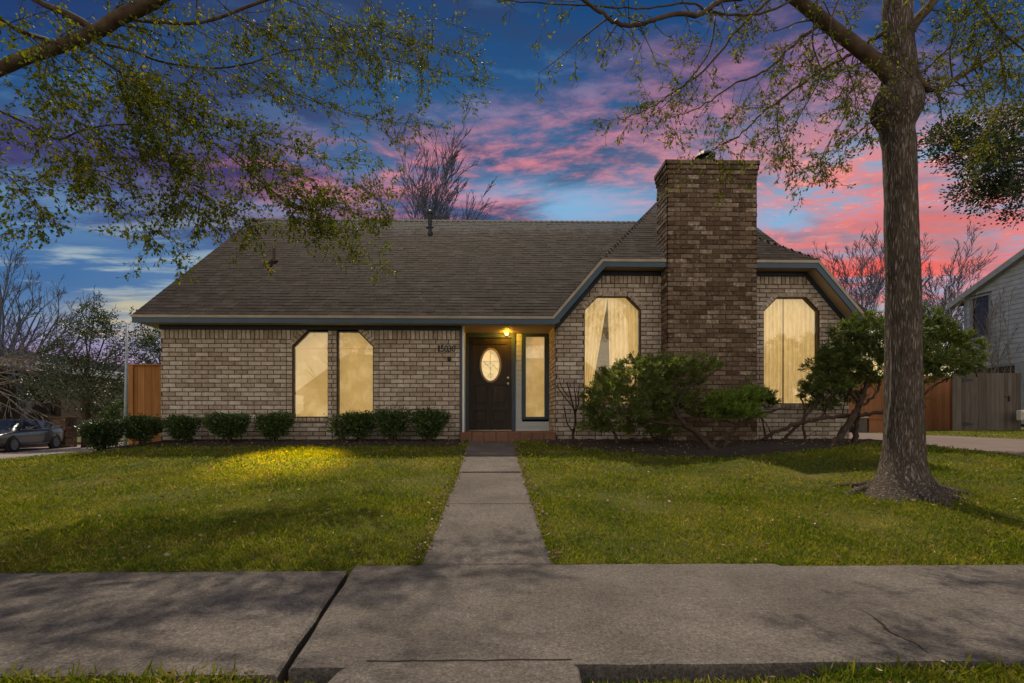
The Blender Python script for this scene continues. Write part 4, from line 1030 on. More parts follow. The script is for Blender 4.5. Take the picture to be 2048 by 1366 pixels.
# house number
def text_mb(body, x0, x1, z0, z1, y, depth=.012):
    c = bpy.data.curves.new('t', 'FONT'); c.body = body; c.extrude = .5; c.bevel_depth = 0.0; c.offset = .002
    o = bpy.data.objects.new('t', c); COL.objects.link(o)
    dg = bpy.context.evaluated_depsgraph_get(); me = bpy.data.meshes.new_from_object(o.evaluated_get(dg))
    vs = np.array([v.co[:] for v in me.vertices]); mn, mx = vs.min(0), vs.max(0); mb = MB()
    sc = [(v-mn)/np.maximum(mx-mn, 1e-6) for v in vs]
    mb.add([(lerp(x0, x1, s[0])+(s[1]-.5)*.0, y-depth*s[2], lerp(z0, z1, s[1])) for s in sc], [tuple(p.vertices) for p in me.polygons])
    bpy.data.objects.remove(o); bpy.data.meshes.remove(me); return mb
ub = [872.5, 880.5, 888.2, 896.2, 903.0, 911.0]
for i, ch_ in enumerate('15030'):
    a_, b_ = XU(ub[i]+(3.2 if ch_ == '1' else .6), YW-.02), XU(ub[i+1]-(1.0 if ch_ == '1' else .4), YW-.02)
    obj('number_digit', text_mb(ch_, a_, b_, ZV(703.8, YW-.02), ZV(691.0, YW-.02), YW-.012), M['black'], house)
mb = MB(); bx, bz = XU(898.5, YW-.02), ZV(718, YW-.02)
mb.bev(bx-.035, bx+.035, YW-.035, YW-.010, bz-.045, bz+.045, .005); mb.box(bx-.022, bx+.022, YW-.039, YW-.036, bz-.03, bz-.005)
obj('doorbell', mb, M['black'], house)
# ================================================================== trees
class Tree:
    def __init__(s, seed): s.w = MB(); s.lp = []; s.ld = []; s.r = random.Random(seed); s.ng = np.random.default_rng(seed)
def rot_away(r, d, amin, amax):
    q = Vector((r.gauss(0,1), r.gauss(0,1), r.gauss(0,1))); q = (q-d*q.dot(d)).normalized(); a = R(r.uniform(amin, amax))
    return (d*math.cos(a)+q*math.sin(a)).normalized()
def grow(T, p, d, L, rad, lvl, seg=.12, wander=.18, grav=0.0, nch=(3,5), lr=.6, ang=(25,60), leaf=0, leafn=2, rmin=.0016, sides=None, flat=None, rr=.55, bias=None):
    r = T.r; n = max(3, int(L/seg)); pts = [p.copy()]; d = d.normalized(); dirs = [d]
    for i in range(n):
        d = (d+Vector((r.gauss(0,1), r.gauss(0,1), r.gauss(0,1)))*wander*.5+Vector((0,0,grav))+(bias*.06 if bias else Vector((0,0,0)))).normalized()
        p = p+d*(L/n); pts.append(p.copy()); dirs.append(d)
    T.w.tube(pts, [max(rmin, rad*(1-.72*i/n)) for i in range(n+1)], sides or (3 if rad < .006 else 4 if rad < .02 else 6), cap=False)
    if lvl > 0:
        for c in range(r.randint(*nch)):
            t = r.uniform(.18, 1.0); i = min(n-1, int(t*n)); q = pts[i].lerp(pts[i+1], t*n-i)
            dd = rot_away(r, dirs[i], *ang)
            if flat: dd = Vector((dd.x, dd.y*flat, dd.z)).normalized()
            grow(T, q, dd, L*lr*(1.05-.45*t)*r.uniform(.7,1.15), max(rmin, rad*rr*(1-.5*t)), lvl-1, seg, wander, grav, nch, lr, ang, leaf, leafn, rmin, None, flat, rr, bias)
    if lvl < leaf:
        k = max(1, int(L/.05*leafn*.5))
        for c in range(k):
            t = r.uniform(.1, 1.0); i = min(n-1, int(t*n)); q = pts[i].lerp(pts[i+1], t*n-i)
            dd = rot_away(r, dirs[i], 20, 80)+Vector((0,0,-.35)); T.lp.append(q[:]); T.ld.append(dd[:])
def spline(pts, k=6):
    out = []; P_ = [Vector(p) for p in pts]; n = len(P_)
    for i in range(n-1):
        a, b, c, d = P_[max(0,i-1)], P_[i], P_[i+1], P_[min(n-1,i+2)]
        for j in range(k):
            t = j/k; out.append(.5*((2*b)+(c-a)*t+(2*a-5*b+4*c-d)*t*t+(3*b-a-3*c+d)*t**3))
    out.append(P_[-1]); return out
def limb(T, pix, r0, r1, ntw=0, twl=.5, lvl=2, tdir=None, leaf=3, leafn=2, y=None, t0=.1, grav=-.03, flat=None, sides=8, jit=.0, nch=(3,5), wob=0.0, spread=.7, pw_=1.0):
    """pix: (u, v, Y) way-points of a limb; twigs spring from it in direction tdir (with spread)"""
    pts = spline([P(u, v, Y) for u, v, Y in pix]); n = len(pts)
    if wob: pts = [p+Vector((T.r.gauss(0,wob), T.r.gauss(0,wob), T.r.gauss(0,wob))) if 0 < i < n-1 else p for i, p in enumerate(pts)]
    T.w.tube(pts, [max(.002, lerp(r0, r1, (i/(n-1))**pw_)) for i in range(n)], sides if r0 > .01 else 5, jit=jit)
    for c in range(ntw):
        t = lerp(t0, 1.0, (c+T.r.random())/ntw); i = min(n-2, int(t*(n-1))); q = pts[i].lerp(pts[i+1], t*(n-1)-i)
        ax = (pts[i+1]-pts[i]).normalized()
        b = Vector(tdir) if tdir else ax
        d = (b*1.0+ax*.5+Vector((T.r.gauss(0,spread), T.r.gauss(0,spread), T.r.gauss(0,spread)))).normalized()
        grow(T, q, d, twl*T.r.uniform(.55, 1.2), max(.0022, lerp(r0, r1, t)*.30 if lerp(r0, r1, t) < .03 else .007), lvl, seg=.06, wander=.22, grav=grav, nch=nch, lr=.55, leaf=leaf, leafn=leafn, rmin=.0014, flat=flat)
    return pts
def finish(T, root, leafmat, lmin, lmax, W=.5, wood=None, trunkname='trunk', crown='leaves', tint=None):
    if T.w.v: obj(trunkname, T.w, wood or M['branch'], root, smooth=True)
    if T.lp:
        b = NPB(); p = np.array(T.lp); d = np.array(T.ld); b.leaves(p, d, T.ng.uniform(lmin, lmax, len(p)), W=W, rng=T.ng, fold=.14); b.build(crown, leafmat, root)

# ---- 1: big street tree on the right of the lawn
YT = 5.1
tree = thing('street_tree', 'big tree with a thick ridged trunk standing on the right of the lawn', 'tree', (P(1806, 975, YT).x, YT, .2))
tr = MB()
prof = [(1000, 1812, 92), (985, 1808, 76), (968, 1806, 61), (945, 1805, 50), (915, 1807, 44), (880, 1808, 41.5), (820, 1807, 39), (740, 1806, 37.5), (650, 1806, 36.5), (560, 1806, 35.5), (470, 1803, 34.5), (400, 1802, 33.5), (330, 1800, 33.5), (280, 1798, 34.5), (255, 1796, 36), (235, 1793, 49), (212, 1792, 54), (195, 1791, 50), (175, 1796, 39), (150, 1799, 34), (120, 1799, 33.5), (90, 1797, 31.5), (60, 1795, 31), (30, 1794, 31), (0, 1795, 31), (-60, 1796, 28), (-150, 1800, 23), (-300, 1805, 15)]
K = 40; rt = random.Random(21); vs = []; prof2 = []
for i in range(len(prof)-1):
    a, b = prof[i], prof[i+1]; k = max(1, int(abs(a[0]-b[0])/12))
    for j in range(k): t = j/k; prof2.append(tuple(lerp(a[q], b[q], t) for q in range(3)))
prof2.append(prof[-1])
fl = [rt.uniform(.0, 1) for _ in range(7)]
for v, u, hw in prof2:
    hw *= 1.02
    c = P(u, v, YT); rad = hw/1000*YT*.81
    for k in range(K):
        a = 2*math.pi*k/K
        rg = 1+.018*math.sin(9*a+v*.012)+.012*math.sin(17*a-v*.03)+rt.uniform(-.010,.010)
        if v > 900:        # root flare in lobes
            s = ((v-900)/95)**1.6; rg += s*(.7*max(0, math.cos(a-3.45))**6+.36*max(0, math.cos(a+.45))**5+.26*max(0, math.cos(a+1.5))**6+.2*max(0, math.cos(a-2.0))**5-.10)
        if 150 < v < 290: rg += .07*math.sin(3*a+v*.05)+.05*math.sin(5*a-v*.11)
        rr = rad*rg
        vs.append((c.x+rr*math.cos(a), YT+rr*math.sin(a), c.z))
n_ = len(prof2)
tr.add(vs, [(i*K+k, i*K+(k+1) % K, (i+1)*K+(k+1) % K, (i+1)*K+k) for i in range(n_-1) for k in range(K)])
obj('trunk', tr, M['bark'], tree, smooth=True)
c0_ = P(1808, 965, YT)
for ang_, len_, r_ in ((3.30, .56, .085), (3.9, .42, .07), (4.6, .46, .07), (5.2, .40, .06), (5.75, .50, .08), (.15, .45, .07), (2.7, .5, .07)):
    sp_ = []
    for i in range(9):
        t = i/8; a_ = ang_+.25*math.sin(t*3+ang_); x_, y_ = c0_.x+math.cos(a_)*(.16+len_*t), YT+math.sin(a_)*(.16+len_*t)
        sp_.append(Vector((x_, y_, H(x_, y_)+lerp(.10, -.012, t**.6))))
    mb = MB(); mb.tube(sp_, [lerp(r_, .018, (i/8)**.8) for i in range(9)], 9, jit=.10); obj('root', mb, M['bark'], tree, smooth=True)
mb = MB(); mb.tube(spline([P(u, v, YT-.09) for u, v in ((1771,870),(1775,845),(1777,820),(1780,800),(1781,760),(1782,730),(1781,700))], 4), [.007]*24+[.002], 5); obj('vine_stem', mb, M['grey_twig'], tree)
T = Tree(5); LD = (-.5, .0, -.55)
big = [((1792,175,5.1),(1770,140,5.05),(1722,100,5.0),(1660,52,4.9),(1610,12,4.85),(1540,-40,4.8))]
limb(T, big[0], .082, .050, 10, .55, 2, (-.6, 0, -.2), leafn=1.0, jit=.03)
for b_ in T.w.v[:0]: pass
limb(T, [(1775,62,5.1),(1740,82,5.2),(1709,103,5.3),(1651,137,5.4),(1560,199,5.4),(1523,228,5.4),(1477,273,5.4),(1424,300,5.3)], .024, .004, 30, .50, 2, (-.3, 0, -.55), leafn=1.7, wob=.006)
limb(T, [(1641,48,4.9),(1600,78,4.8),(1573,103,4.7),(1531,141,4.6),(1470,168,4.6),(1400,215,4.5),(1345,235,4.5)], .018, .003, 22, .42, 2, (-.3, 0, -.6), leafn=1.6, wob=.006)
limb(T, [(1560,-30,4.8),(1535,4,4.7),(1490,45,4.6),(1407,141,4.5),(1340,190,4.4),(1303,215,4.4),(1250,236,4.4)], .016, .003, 22, .38, 2, (-.2, 0, -.6), leafn=1.6, wob=.006)
limb(T, [(1560,-30,4.8),(1500,-8,4.4),(1444,2,4.2),(1399,29,4.1),(1353,27,4.0),(1300,42,3.9),(1275,50,3.9),(1237,48,3.8),(1200,25,3.8),(1140,-20,3.7)], .022, .013, 12, .40, 2, (-.2, 0, -.6), leafn=.9, wob=.004)
limb(T, [(1600,-10,4.8),(1540,22,4.4),(1480,30,4.3),(1420,22,4.2),(1380,6,4.1),(1300,15,4.0),(1220,14,3.9),(1100,8,3.8),(1000,2,3.8)], .012, .004, 12, .30, 2, (-.2, 0, -.6), leafn=1.0, wob=.004)
limb(T, [(1225,30,3.8),(1200,48,3.8),(1160,80,3.8),(1120,115,3.8),(1075,148,3.8)], .008, .002, 9, .22, 1, (-.2, 0, -.6), leafn=2.2, leaf=2)
limb(T, [(1234,50,3.8),(1220,70,3.8),(1208,88,3.8)], .006, .002, 3, .25, 1, (-.1, 0, -.6), leafn=2.0, leaf=2)
limb(T, [(1430,40,4.3),(1415,110,4.3),(1350,190,4.4),(1300,235,4.4)], .009, .002, 10, .35, 2, (-.2, 0, -.6), leafn=1.5)
limb(T, [(1709,103,5.3),(1695,170,5.2),(1690,230,5.1),(1650,300,5.1),(1640,330,5.1)], .008, .002, 16, .42, 2, (-.4, 0, -.5), leafn=2.4)
limb(T, [(1768,225,5.0),(1735,250,4.9),(1690,290,4.9),(1650,320,4.9)], .009, .002, 14, .30, 2, (-.3, 0, -.5), leafn=2.6)
limb(T, [(1560,199,5.4),(1555,250,5.3),(1570,300,5.3),(1610,345,5.3)], .008, .002, 12, .35, 2, (0, 0, -.6), leafn=2.2)
limb(T, [(1477,273,5.4),(1440,290,5.3),(1420,310,5.1),(1390,335,4.9),(1345,372,4.7)], .006, .0018, 9, .22, 1, (-.3, 0, -.5), leafn=3.0, leaf=2)
limb(T, [(1640,-30,4.9),(1625,80,4.8),(1640,150,4.8),(1600,230,4.8),(1560,300,4.8)], .010, .002, 22, .45, 2, (-.3, 0, -.5), leafn=1.8)
limb(T, [(1690,-30,4.6),(1660,60,4.6),(1700,150,4.6),(1720,230,4.6)], .010, .002, 18, .40, 2, (-.2, 0, -.6), leafn=1.8)
# right side limbs
limb(T, [(1822,128,5.1),(1834,150,5.0),(1846,172,5.0),(1868,178,5.05),(1905,160,5.2),(1950,135,5.4),(2000,100,5.6),(2080,50,5.8)], .038, .018, 34, .6, 2, (.35, 0, .0), leafn=2.6, spread=.9, jit=.04)
limb(T, [(1815,70,5.1),(1834,40,5.1),(1862,8,5.1),(1900,-50,5.1)], .055, .04, 6, .5, 2, (.4, 0, -.2), leafn=2.0)
limb(T, [(1905,-60,5.2),(1950,0,5.2),(2000,60,5.2),(2060,110,5.2)], .02, .006, 30, .55, 2, (.1, 0, -.5), leafn=3.0, spread=.9)
limb(T, [(2000,100,5.6),(2010,180,5.5),(1990,240,5.5),(1965,290,5.5)], .012, .003, 26, .45, 2, (0, 0, -.5), leafn=3.0, spread=.8)
limb(T, [(1905,160,5.2),(1900,100,5.1),(1915,60,5.0),(1925,20,5.0)], .010, .003, 16, .40, 2, (.0, 0, .1), leafn=2.6, spread=.9)
def crown(T, p, d, L, r, **k): grow(T, Vector(p), Vector(d).normalized(), L, r, 3, seg=.16, wander=.16, grav=.01, nch=(4,5), lr=.6, ang=(25,50), leaf=2, leafn=1.4, rmin=.002, rr=.55, **k)
crown(T, P(1540,-40,4.8), (-.55,-.1,.75), 2.6, .050); crown(T, P(1900,-50,5.1), (.5,.1,.8), 2.4, .040); crown(T, P(1805,-290,YT), (-.2,.3,1), 2.4, .060); crown(T, P(1805,-280,YT), (.35,-.3,.9), 2.4, .055); crown(T, P(1800,-180,YT), (-.5,.4,.7), 2.2, .045); crown(T, P(2080,50,5.8), (.8,.2,.3), 1.6, .018)
finish(T, tree, M['leaf_oak'], .025, .048, W=.48, trunkname='branches')

# ---- 2: tree whose limbs hang in from the left
tl_ = thing('street_tree', 'leafy tree reaching in from the left edge over the lawn', 'tree', (-7.8, 5.4, .1))
tr = MB()
pts = [Vector((-7.8,5.4,-.15)), Vector((-7.77,5.4,.4)), Vector((-7.7,5.36,1.6)), Vector((-7.6,5.3,2.8)), Vector((-7.45,5.25,4.1)), Vector((-7.35,5.25,5.4)), Vector((-7.2,5.4,7.4))]
tr.tube(spline(pts, 5), [lerp(.30, .12, min(1, i/30)) for i in range(31)], 20, jit=.03); obj('trunk', tr, M['bark'], tl_, smooth=True)
T = Tree(17); DR = (.45, .1, -.45)
q0 = P(-330, 330, 3.5)
KS = 1.5; KD = .98
def lt(pix, r0, r1, nt=0, tw=.4, *a, **k):
    return limb(T, [(u, v, Y*KS) for u, v, Y in pix], r0*KS*.36, r1*KS*.8, max(3, int(nt*KD)), tw*KS*.9, *a, **k)
lt([(-470,300,3.5),(-330,270,3.5),(-150,205,3.45),(0,138,3.4),(60,112,3.4),(120,92,3.4),(190,64,3.4),(240,34,3.4),(300,5,3.4),(400,-60,3.4)], .095, .055, 20, .5, 2, DR, leafn=2.2, jit=.03, t0=.4)
lt([(205,60,3.4),(250,42,3.5),(310,44,3.6),(380,47,3.7),(430,38,3.8),(490,15,3.9),(545,-5,4.0),(640,-40,4.1)], .026, .016, 16, .5, 2, DR, leafn=1.8)
lt([(30,-30,3.3),(80,5,3.3),(135,28,3.35),(190,60,3.4)], .03, .035, 6, .4, 2, DR, leafn=2.0)
lt([(-60,10,3.0),(0,38,3.0),(40,62,3.1),(95,80,3.3)], .02, .02, 8, .4, 2, DR, leafn=2.0)
lt([(190,85,3.4),(260,100,3.5),(330,125,3.7),(430,136,4.0),(500,126,4.2),(560,105,4.4),(640,97,4.5),(740,112,4.6),(830,130,4.7),(905,150,4.8)], .026, .003, 46, .5, 2, (.4,.1,-.35), leafn=1.9)
lt([(150,85,3.4),(210,125,3.5),(270,165,3.6),(330,205,3.8),(400,262,4.0),(480,330,4.2),(560,392,4.4),(640,430,4.6),(690,455,4.7)], .024, .003, 78, .50, 2, (.3,.05,-.25), leafn=2.6, spread=.85)
lt([(-60,190,3.2),(0,222,3.2),(60,250,3.3),(115,278,3.3),(160,262,3.4),(220,250,3.5),(290,250,3.6)], .022, .006, 26, .42, 2, DR, leafn=2.2)
lt([(115,278,3.3),(150,315,3.4),(190,360,3.5),(235,405,3.6),(290,452,3.8),(345,478,3.9)], .010, .002, 34, .36, 2, (.25,0,-.4), leafn=2.4)
lt([(-90,310,3.1),(-20,335,3.1),(20,355,3.2),(55,395,3.2),(90,430,3.2)], .012, .002, 24, .34, 2, (.1,0,-.6), leafn=2.2)
lt([(480,118,4.1),(540,165,4.2),(620,200,4.3),(700,228,4.4),(790,245,4.5),(850,245,4.6)], .010, .002, 30, .38, 2, (.4,0,-.3), leafn=1.9)
lt([(330,205,3.8),(430,232,4.0),(540,280,4.3),(640,315,4.5),(740,332,4.6)], .010, .002, 32, .38, 2, (.3,0,-.35), leafn=2.2)
lt([(400,262,4.0),(480,290,4.2),(560,335,4.4),(640,380,4.6),(760,390,4.8)], .010, .002, 36, .40, 2, (.3,0,-.35), leafn=2.5)
lt([(560,-40,4.0),(640,20,4.2),(720,55,4.4),(800,80,4.5),(900,95,4.6)], .012, .002, 44, .42, 2, (.3,0,-.4), leafn=2.0)
lt([(700,-50,4.4),(740,0,4.5),(800,35,4.5),(880,40,4.6),(940,65,4.7)], .010, .002, 16, .36, 2, (.3,0,-.4), leafn=1.6)
lt([(400,-40,3.7),(470,30,3.8),(560,60,3.9),(660,75,4.0),(740,60,4.2)], .012, .002, 36, .40, 2, (.3,0,-.4), leafn=2.0)
lt([(100,100,3.3),(90,160,3.2),(120,210,3.2),(170,260,3.2)], .012, .003, 26, .40, 2, (.2,0,-.4), leafn=2.6)
lt([(230,130,3.5),(250,200,3.5),(300,260,3.6),(350,340,3.8),(420,400,4.0),(500,450,4.2)], .012, .002, 60, .42, 2, (.2,0,-.35), leafn=2.4)
lt([(560,398,4.4),(600,420,4.4),(620,445,4.4),(645,465,4.4)], .006, .002, 26, .26, 2, (.1,0,-.4), leafn=2.8)
lt([(150,240,3.3),(250,300,3.5),(330,370,3.7),(390,420,3.9)], .010, .002, 30, .36, 2, (.2,0,-.4), leafn=2.0)
lt([(560,330,4.4),(600,390,4.4),(680,415,4.5),(745,440,4.5)], .008, .002, 26, .28, 2, (.2,0,-.4), leafn=2.6)
crown(T, P(400,-60,5.1), (.6,.1,.75), 2.4, .044); crown(T, P(640,-40,6.15), (.7,.1,.5), 1.6, .020); crown(T, P(30,-30,4.95), (-.5,.1,.8), 1.8, .028)
for d_ in ((.2,.3,1), (-.5,-.2,.9), (.4,-.5,.8), (-.4,.6,.8)): crown(T, (-7.2,5.4,7.3), d_, 2.6, .08)
crown(T, (-7.5,5.25,3.9), (-.8,.1,.6), 2.8, .07); crown(T, (-7.35,5.25,5.2), (-.3,.8,.7), 2.6, .07)
finish(T, tl_, M['leaf_oak'], .030, .056, W=.56, trunkname='branches')

# ---- 3: evergreen hanging in from the far right
te = thing('evergreen_tree', 'dark dense evergreen foliage hanging in at the right edge above the neighbour roof', 'tree', (13.6, 10.5, .6))
T = Tree(33)
T.w.tube([(13.6,10.5,.4),(13.55,10.5,3),(13.4,10.4,5.5),(13.2,10.3,8.2)], [.22,.18,.14,.07], 10)
clumps = []
for (u, v) in ((1900,300),(1880,272),(1935,310),(1975,290),(2010,270),(2045,300),(1960,330),(1990,345),(2030,350),(1935,380),(1970,400),(2010,380),(2045,420),(2060,370),(1905,262),(1955,262),(2025,240),(1985,375),(2000,315),(2120,250),(2150,330),(2200,200),(2260,290),(2300,150),(2380,230),(2200,90),(2320,60),(2420,120),(2280,380),(2400,340)):
    c = P(u, v, 10.3+T.r.uniform(-.6,.6)); clumps.append(c)
    T.w.tube(spline([Vector((13.35,10.4,4.8+T.r.random()*2.0)), (Vector((13.35,10.4,6.0))+c)/2+Vector((0,0,.15)), c], 4), [.035]+[.02]*7+[.008], 5)
    for k in range(640):
        o_ = Vector((T.r.gauss(0,.17), T.r.gauss(0,.22), T.r.gauss(0,.11))); T.lp.append((c+o_)[:]); T.ld.append((o_.normalized()+Vector((0,0,.2)))[:])
finish(T, te, M['leaf_dark'], .045, .08, W=.62)

# ---- 4: bare trees far behind
def bare(name, lab, base, hgt, spreadx, seed, nmain, rad, lvl=3, m=None, ang=(14,38), nch=(4,6), group=None, lean=0):
    root = thing(name, lab, 'tree', base, group); T = Tree(seed); r = T.r; b = Vector(base)
    th = hgt*.28; T.w.tube([b-Vector((0,0,.3)), b+Vector((0,0,th*.5)), b+Vector((lean*.2,0,th))], [rad*1.2, rad, rad*.85], 8)
    for k in range(nmain):
        a = 6.283*k/nmain+r.uniform(-.4,.4); st = r.uniform(.10,.9)*spreadx
        d = Vector((math.cos(a)*st+lean*.1, math.sin(a)*st, 1)).normalized(); s_ = b+Vector((0,0,th*r.uniform(.55,1.0)))
        grow(T, s_, d, hgt*.60*r.uniform(.8,1.12), rad*.45, lvl, seg=hgt*.05, wander=.13, grav=.03, nch=nch, lr=.52, ang=ang, rmin=hgt*.0008, rr=.5)
    obj('trunk', T.w, m or M['twig'], root, smooth=True)
    return root
bg_ = 'bare winter trees beyond the houses'
bare('bare_tree', 'bare winter tree rising behind the ridge near the black vent pipe', (P(868,700,27).x, 27, .4), 15.9, .22, 41, 13, .11, nch=(5,7), ang=(12,30))
bare('bare_tree', 'smaller bare tree behind the ridge, left of the taller one', (P(752,700,31).x, 31, .4), 15.2, .24, 42, 7, .09, nch=(4,6), ang=(12,30))
bare('bare_tree', 'bare tree seen between the gable and the thick trunk', (P(1722,700,30).x, 30, .5), 11.8, .50, 43, 16, .07, nch=(4,7))
bare('bare_tree', 'bare tree seen between the thick trunk and the neighbour house', (P(1868,700,33).x, 33, .5), 12.0, .55, 44, 16, .08, nch=(4,7))
bare('bare_tree', 'bare twiggy tree beside the neighbour roof on the right', (P(1925,700,38).x, 38, .5), 11.5, .45, 45, 9, .16, nch=(3,5))
bare('bare_tree', 'tall bare tree at the left edge beyond the parked car', (P(-10,800,33).x, 33, -.3), 12.2, .60, 46, 11, .24, lean=6)
bare('bare_tree', 'bare tree at the left edge, nearer than the others', (P(45,800,30).x, 30, -.3), 8.8, .85, 47, 7, .14, nch=(3,4), lean=3)
# low tangle of grey drooping branches at the left edge
tg = thing('bare_shrub', 'tangle of pale grey drooping branches left of the dark leafy tree', 'shrub', (P(-40,850,25).x, 25, -.3)); T = Tree(48)
bp_ = Vector((P(-40,850,25).x, 25, -.3)); T.w.tube([bp_, bp_+Vector((.1,0,2.2)), bp_+Vector((.4,0,4.2))], [.16,.13,.08], 6)
for k in range(22):
    s_ = bp_+Vector((.2, 0, T.r.uniform(2.2, 4.4)))
    grow(T, s_, Vector((T.r.uniform(.4,1), T.r.gauss(0,.35), T.r.uniform(-.05,.35))), T.r.uniform(2.0,4.6), .035, 2, seg=.3, wander=.22, grav=-.06, nch=(4,6), lr=.45, rmin=.010, ang=(20,50))
obj('branches', T.w, M['grey_twig'], tg, smooth=True)

# ---- 5: leafy broad tree on the left beyond the side street
def leafy(name, lab, base, blobs, seed, lm, n, lmin, lmax, rad, W=.5, cat='tree', wood=None, bscale=1.0):
    root = thing(name, lab, cat, base); T = Tree(seed); r = T.r; b = Vector(base)
    top = max(c.z for c, _ in blobs); T.w.tube([b-Vector((0,0,.3)), b+Vector((.03,0,(top-b.z)*.3)), b+Vector((0,.05,(top-b.z)*.6))], [rad*1.25, rad, rad*.6], 10)
    tot = sum(s[0]*s[2] for _, s in blobs)
    for c, s in blobs:
        st = b+Vector((0,0,(c.z-b.z)*r.uniform(.35,.6))); T.w.tube(spline([st, st.lerp(c, .5)+Vector((r.gauss(0,.1),r.gauss(0,.1),.1)), c], 3), [rad*.4]+[rad*.2]*5+[rad*.08], 5)
        for q in range(6):
            grow(T, c.copy(), Vector((r.gauss(0,1), r.gauss(0,1), r.uniform(-.2,1))), s[0]*1.1, rad*.10, 1, seg=s[0]*.25, wander=.3, nch=(2,4), rmin=rad*.035)
        k = int(n*s[0]*s[2]/tot)
        # leaves gathered in small clumps leaving gaps
        nc = max(5, k//38)
        for q in range(nc):
            o_ = Vector((r.gauss(0,1), r.gauss(0,1), r.gauss(0,1))).normalized()*(r.random()**.45); cc = c+Vector((o_.x*s[0], o_.y*s[1], o_.z*s[2])); cr = r.uniform(.10,.24)*min(s)*1.6
            for z in range(38):
                g_ = Vector((r.gauss(0,1), r.gauss(0,1), r.gauss(0,.8)))*cr*.6; T.lp.append((cc+g_)[:]); T.ld.append((g_+Vector((0,0,.05)))[:])
    finish(T, root, lm, lmin, lmax, W=W, wood=wood or M['branch'])
def PB(L, Y): 
    out = []
    for (u, v, hu, hv, dy) in L:
        c = P(u, v, Y+dy); s = (hu/1000*Y, hu/1000*Y*.9, hv/1000*Y); out.append((c, s))
    return out
leafy('broadleaf_tree', 'dark glossy leafy tree beyond the street, left of the metal pole', (P(172,868,26).x, 26, -.3),
      PB([(190,625,30,30,0),(170,665,50,32,0),(215,660,34,32,.5),(120,690,38,30,-.5),(250,690,34,30,.5),(150,720,60,35,-.8),(220,730,50,35,.3),(110,770,60,36,-.5),(180,780,70,40,-1),(245,780,36,36,.4),(60,790,24,22,0),(200,820,50,16,0),(285,720,24,40,1.5),(300,680,16,20,1.5)], 26), 51, M['leaf_gloss'], 15000, .07, .15, .17, W=.5)
leafy('leafy_shrub', 'yellow green shrub behind the hedge beside the pale pole', (P(232,870,21).x, 21, -.2), PB([(228,832,20,18,0),(240,815,12,12,0),(222,850,20,12,0)], 21), 52, M['hedge'], 1600, .08, .14, .05, cat='shrub')
leafy('background_tree', 'leafy tree crown just left of the end wall of the brick house', (P(330,868,34).x, 34, -.2), PB([(300,665,30,30,0),(320,700,30,40,0),(280,640,20,20,0)], 34), 53, M['leaf_gloss'], 2200, .12, .2, .15)

# ================================================================== shrubs
def hedge(u0, u1, vt, vb, Y, lab, seed, m='hedge', n=2600, stem=.25, loose=0.0, group='low clipped shrubs along the house wall', lsz=(.028,.050)):
    c = P((u0+u1)/2, vb, Y); zt = ZV(vt, Y, (u0+u1)/2); z0 = H(c.x, Y); hw = (XU(u1, Y)-XU(u0, Y))/2*.98/math.sqrt(1+(((u0+u1)/2-1007)/1000)**2)**.7
    root = thing('hedge_shrub', lab, 'shrub', (c.x, Y, z0), group); T = Tree(seed); r = T.r; h = zt-z0
    for k in range(9):
        a = 6.28*k/9+r.random(); e = Vector((c.x+math.cos(a)*hw*.65, Y+math.sin(a)*hw*.6, z0+h*r.uniform(.6,.85)))
        T.w.tube(spline([Vector((c.x+.05*math.cos(a), Y+.05*math.sin(a), z0-.05)), Vector((c.x+math.cos(a)*hw*.25, Y+math.sin(a)*hw*.2, z0+h*.3)), e], 4), [.016,.015,.014,.012,.010,.009,.008,.006,.004], 5)
    ph = [r.uniform(0,6.28) for _ in range(4)]
    # clumps of leaves filling a flared, flat-topped form
    nc = int(n*1.9)//22
    for k in range(nc):
        t = r.random()**.75; a = r.uniform(0, 6.283)
        fl_ = lerp(.34, 1.0, min(1, (t)/.6))**.9*(1-.10*max(0, t-.8)/.2)
        fl_ *= 1+.10*math.sin(3*a+ph[0])+.08*math.sin(5*a+ph[1]+t*3)
        q = r.random()**.42 if r.random() < .75 else r.random()
        if t > .82: q = r.random()**.55
        x = c.x+math.cos(a)*hw*fl_*q; y = Y+math.sin(a)*hw*.85*fl_*q; z = z0+h*(stem+(1-stem)*t)*(1+.04*math.sin(a*4+ph[2])-.03)
        if loose and r.random() < loose: continue
        out_ = Vector((math.cos(a), math.sin(a), .7*(t-.3)+.35))
        sp = .035 if not loose else .05
        for j in range(22):
            T.lp.append((x+r.gauss(0,sp), y+r.gauss(0,sp), z+r.gauss(0,sp*.9))); T.ld.append((out_+Vector((r.gauss(0,.6), r.gauss(0,.6), r.gauss(0,.5))))[:])
        if r.random() < .10 or (loose and r.random() < .5):       # stray shoots
            e = Vector((x, y, z))+out_.normalized()*r.uniform(.05,.12); T.w.tube([(x, y, z), e], [.003,.0015], 3)
            for j in range(7): T.lp.append((Vector((x, y, z)).lerp(e, r.random()))[:]); T.ld.append((out_+Vector((r.gauss(0,.6), r.gauss(0,.6), r.gauss(0,.5))))[:])
    finish(T, root, M[m], *lsz, W=.6, wood=M['juniper_wood'], trunkname='stem')
YH = 9.35
hedge(162, 243, 846, 905, 8.9, 'broad glossy shrub at the far left end of the row, in front of the street', 61, 'leaf_gloss', 4200, .22, lsz=(.03,.055))
hedge(245, 325, 837, 897, YH, 'dense shrub standing in front of the orange fence panel', 62, n=3800, stem=.28)
hedge(330, 399, 836, 894, YH+.1, 'rounded shrub at the left corner of the brick wall', 63, n=3400)
hedge(410, 499, 831, 892, YH+.1, 'wide flat topped shrub midway between the wall corner and the windows', 64, n=3800)
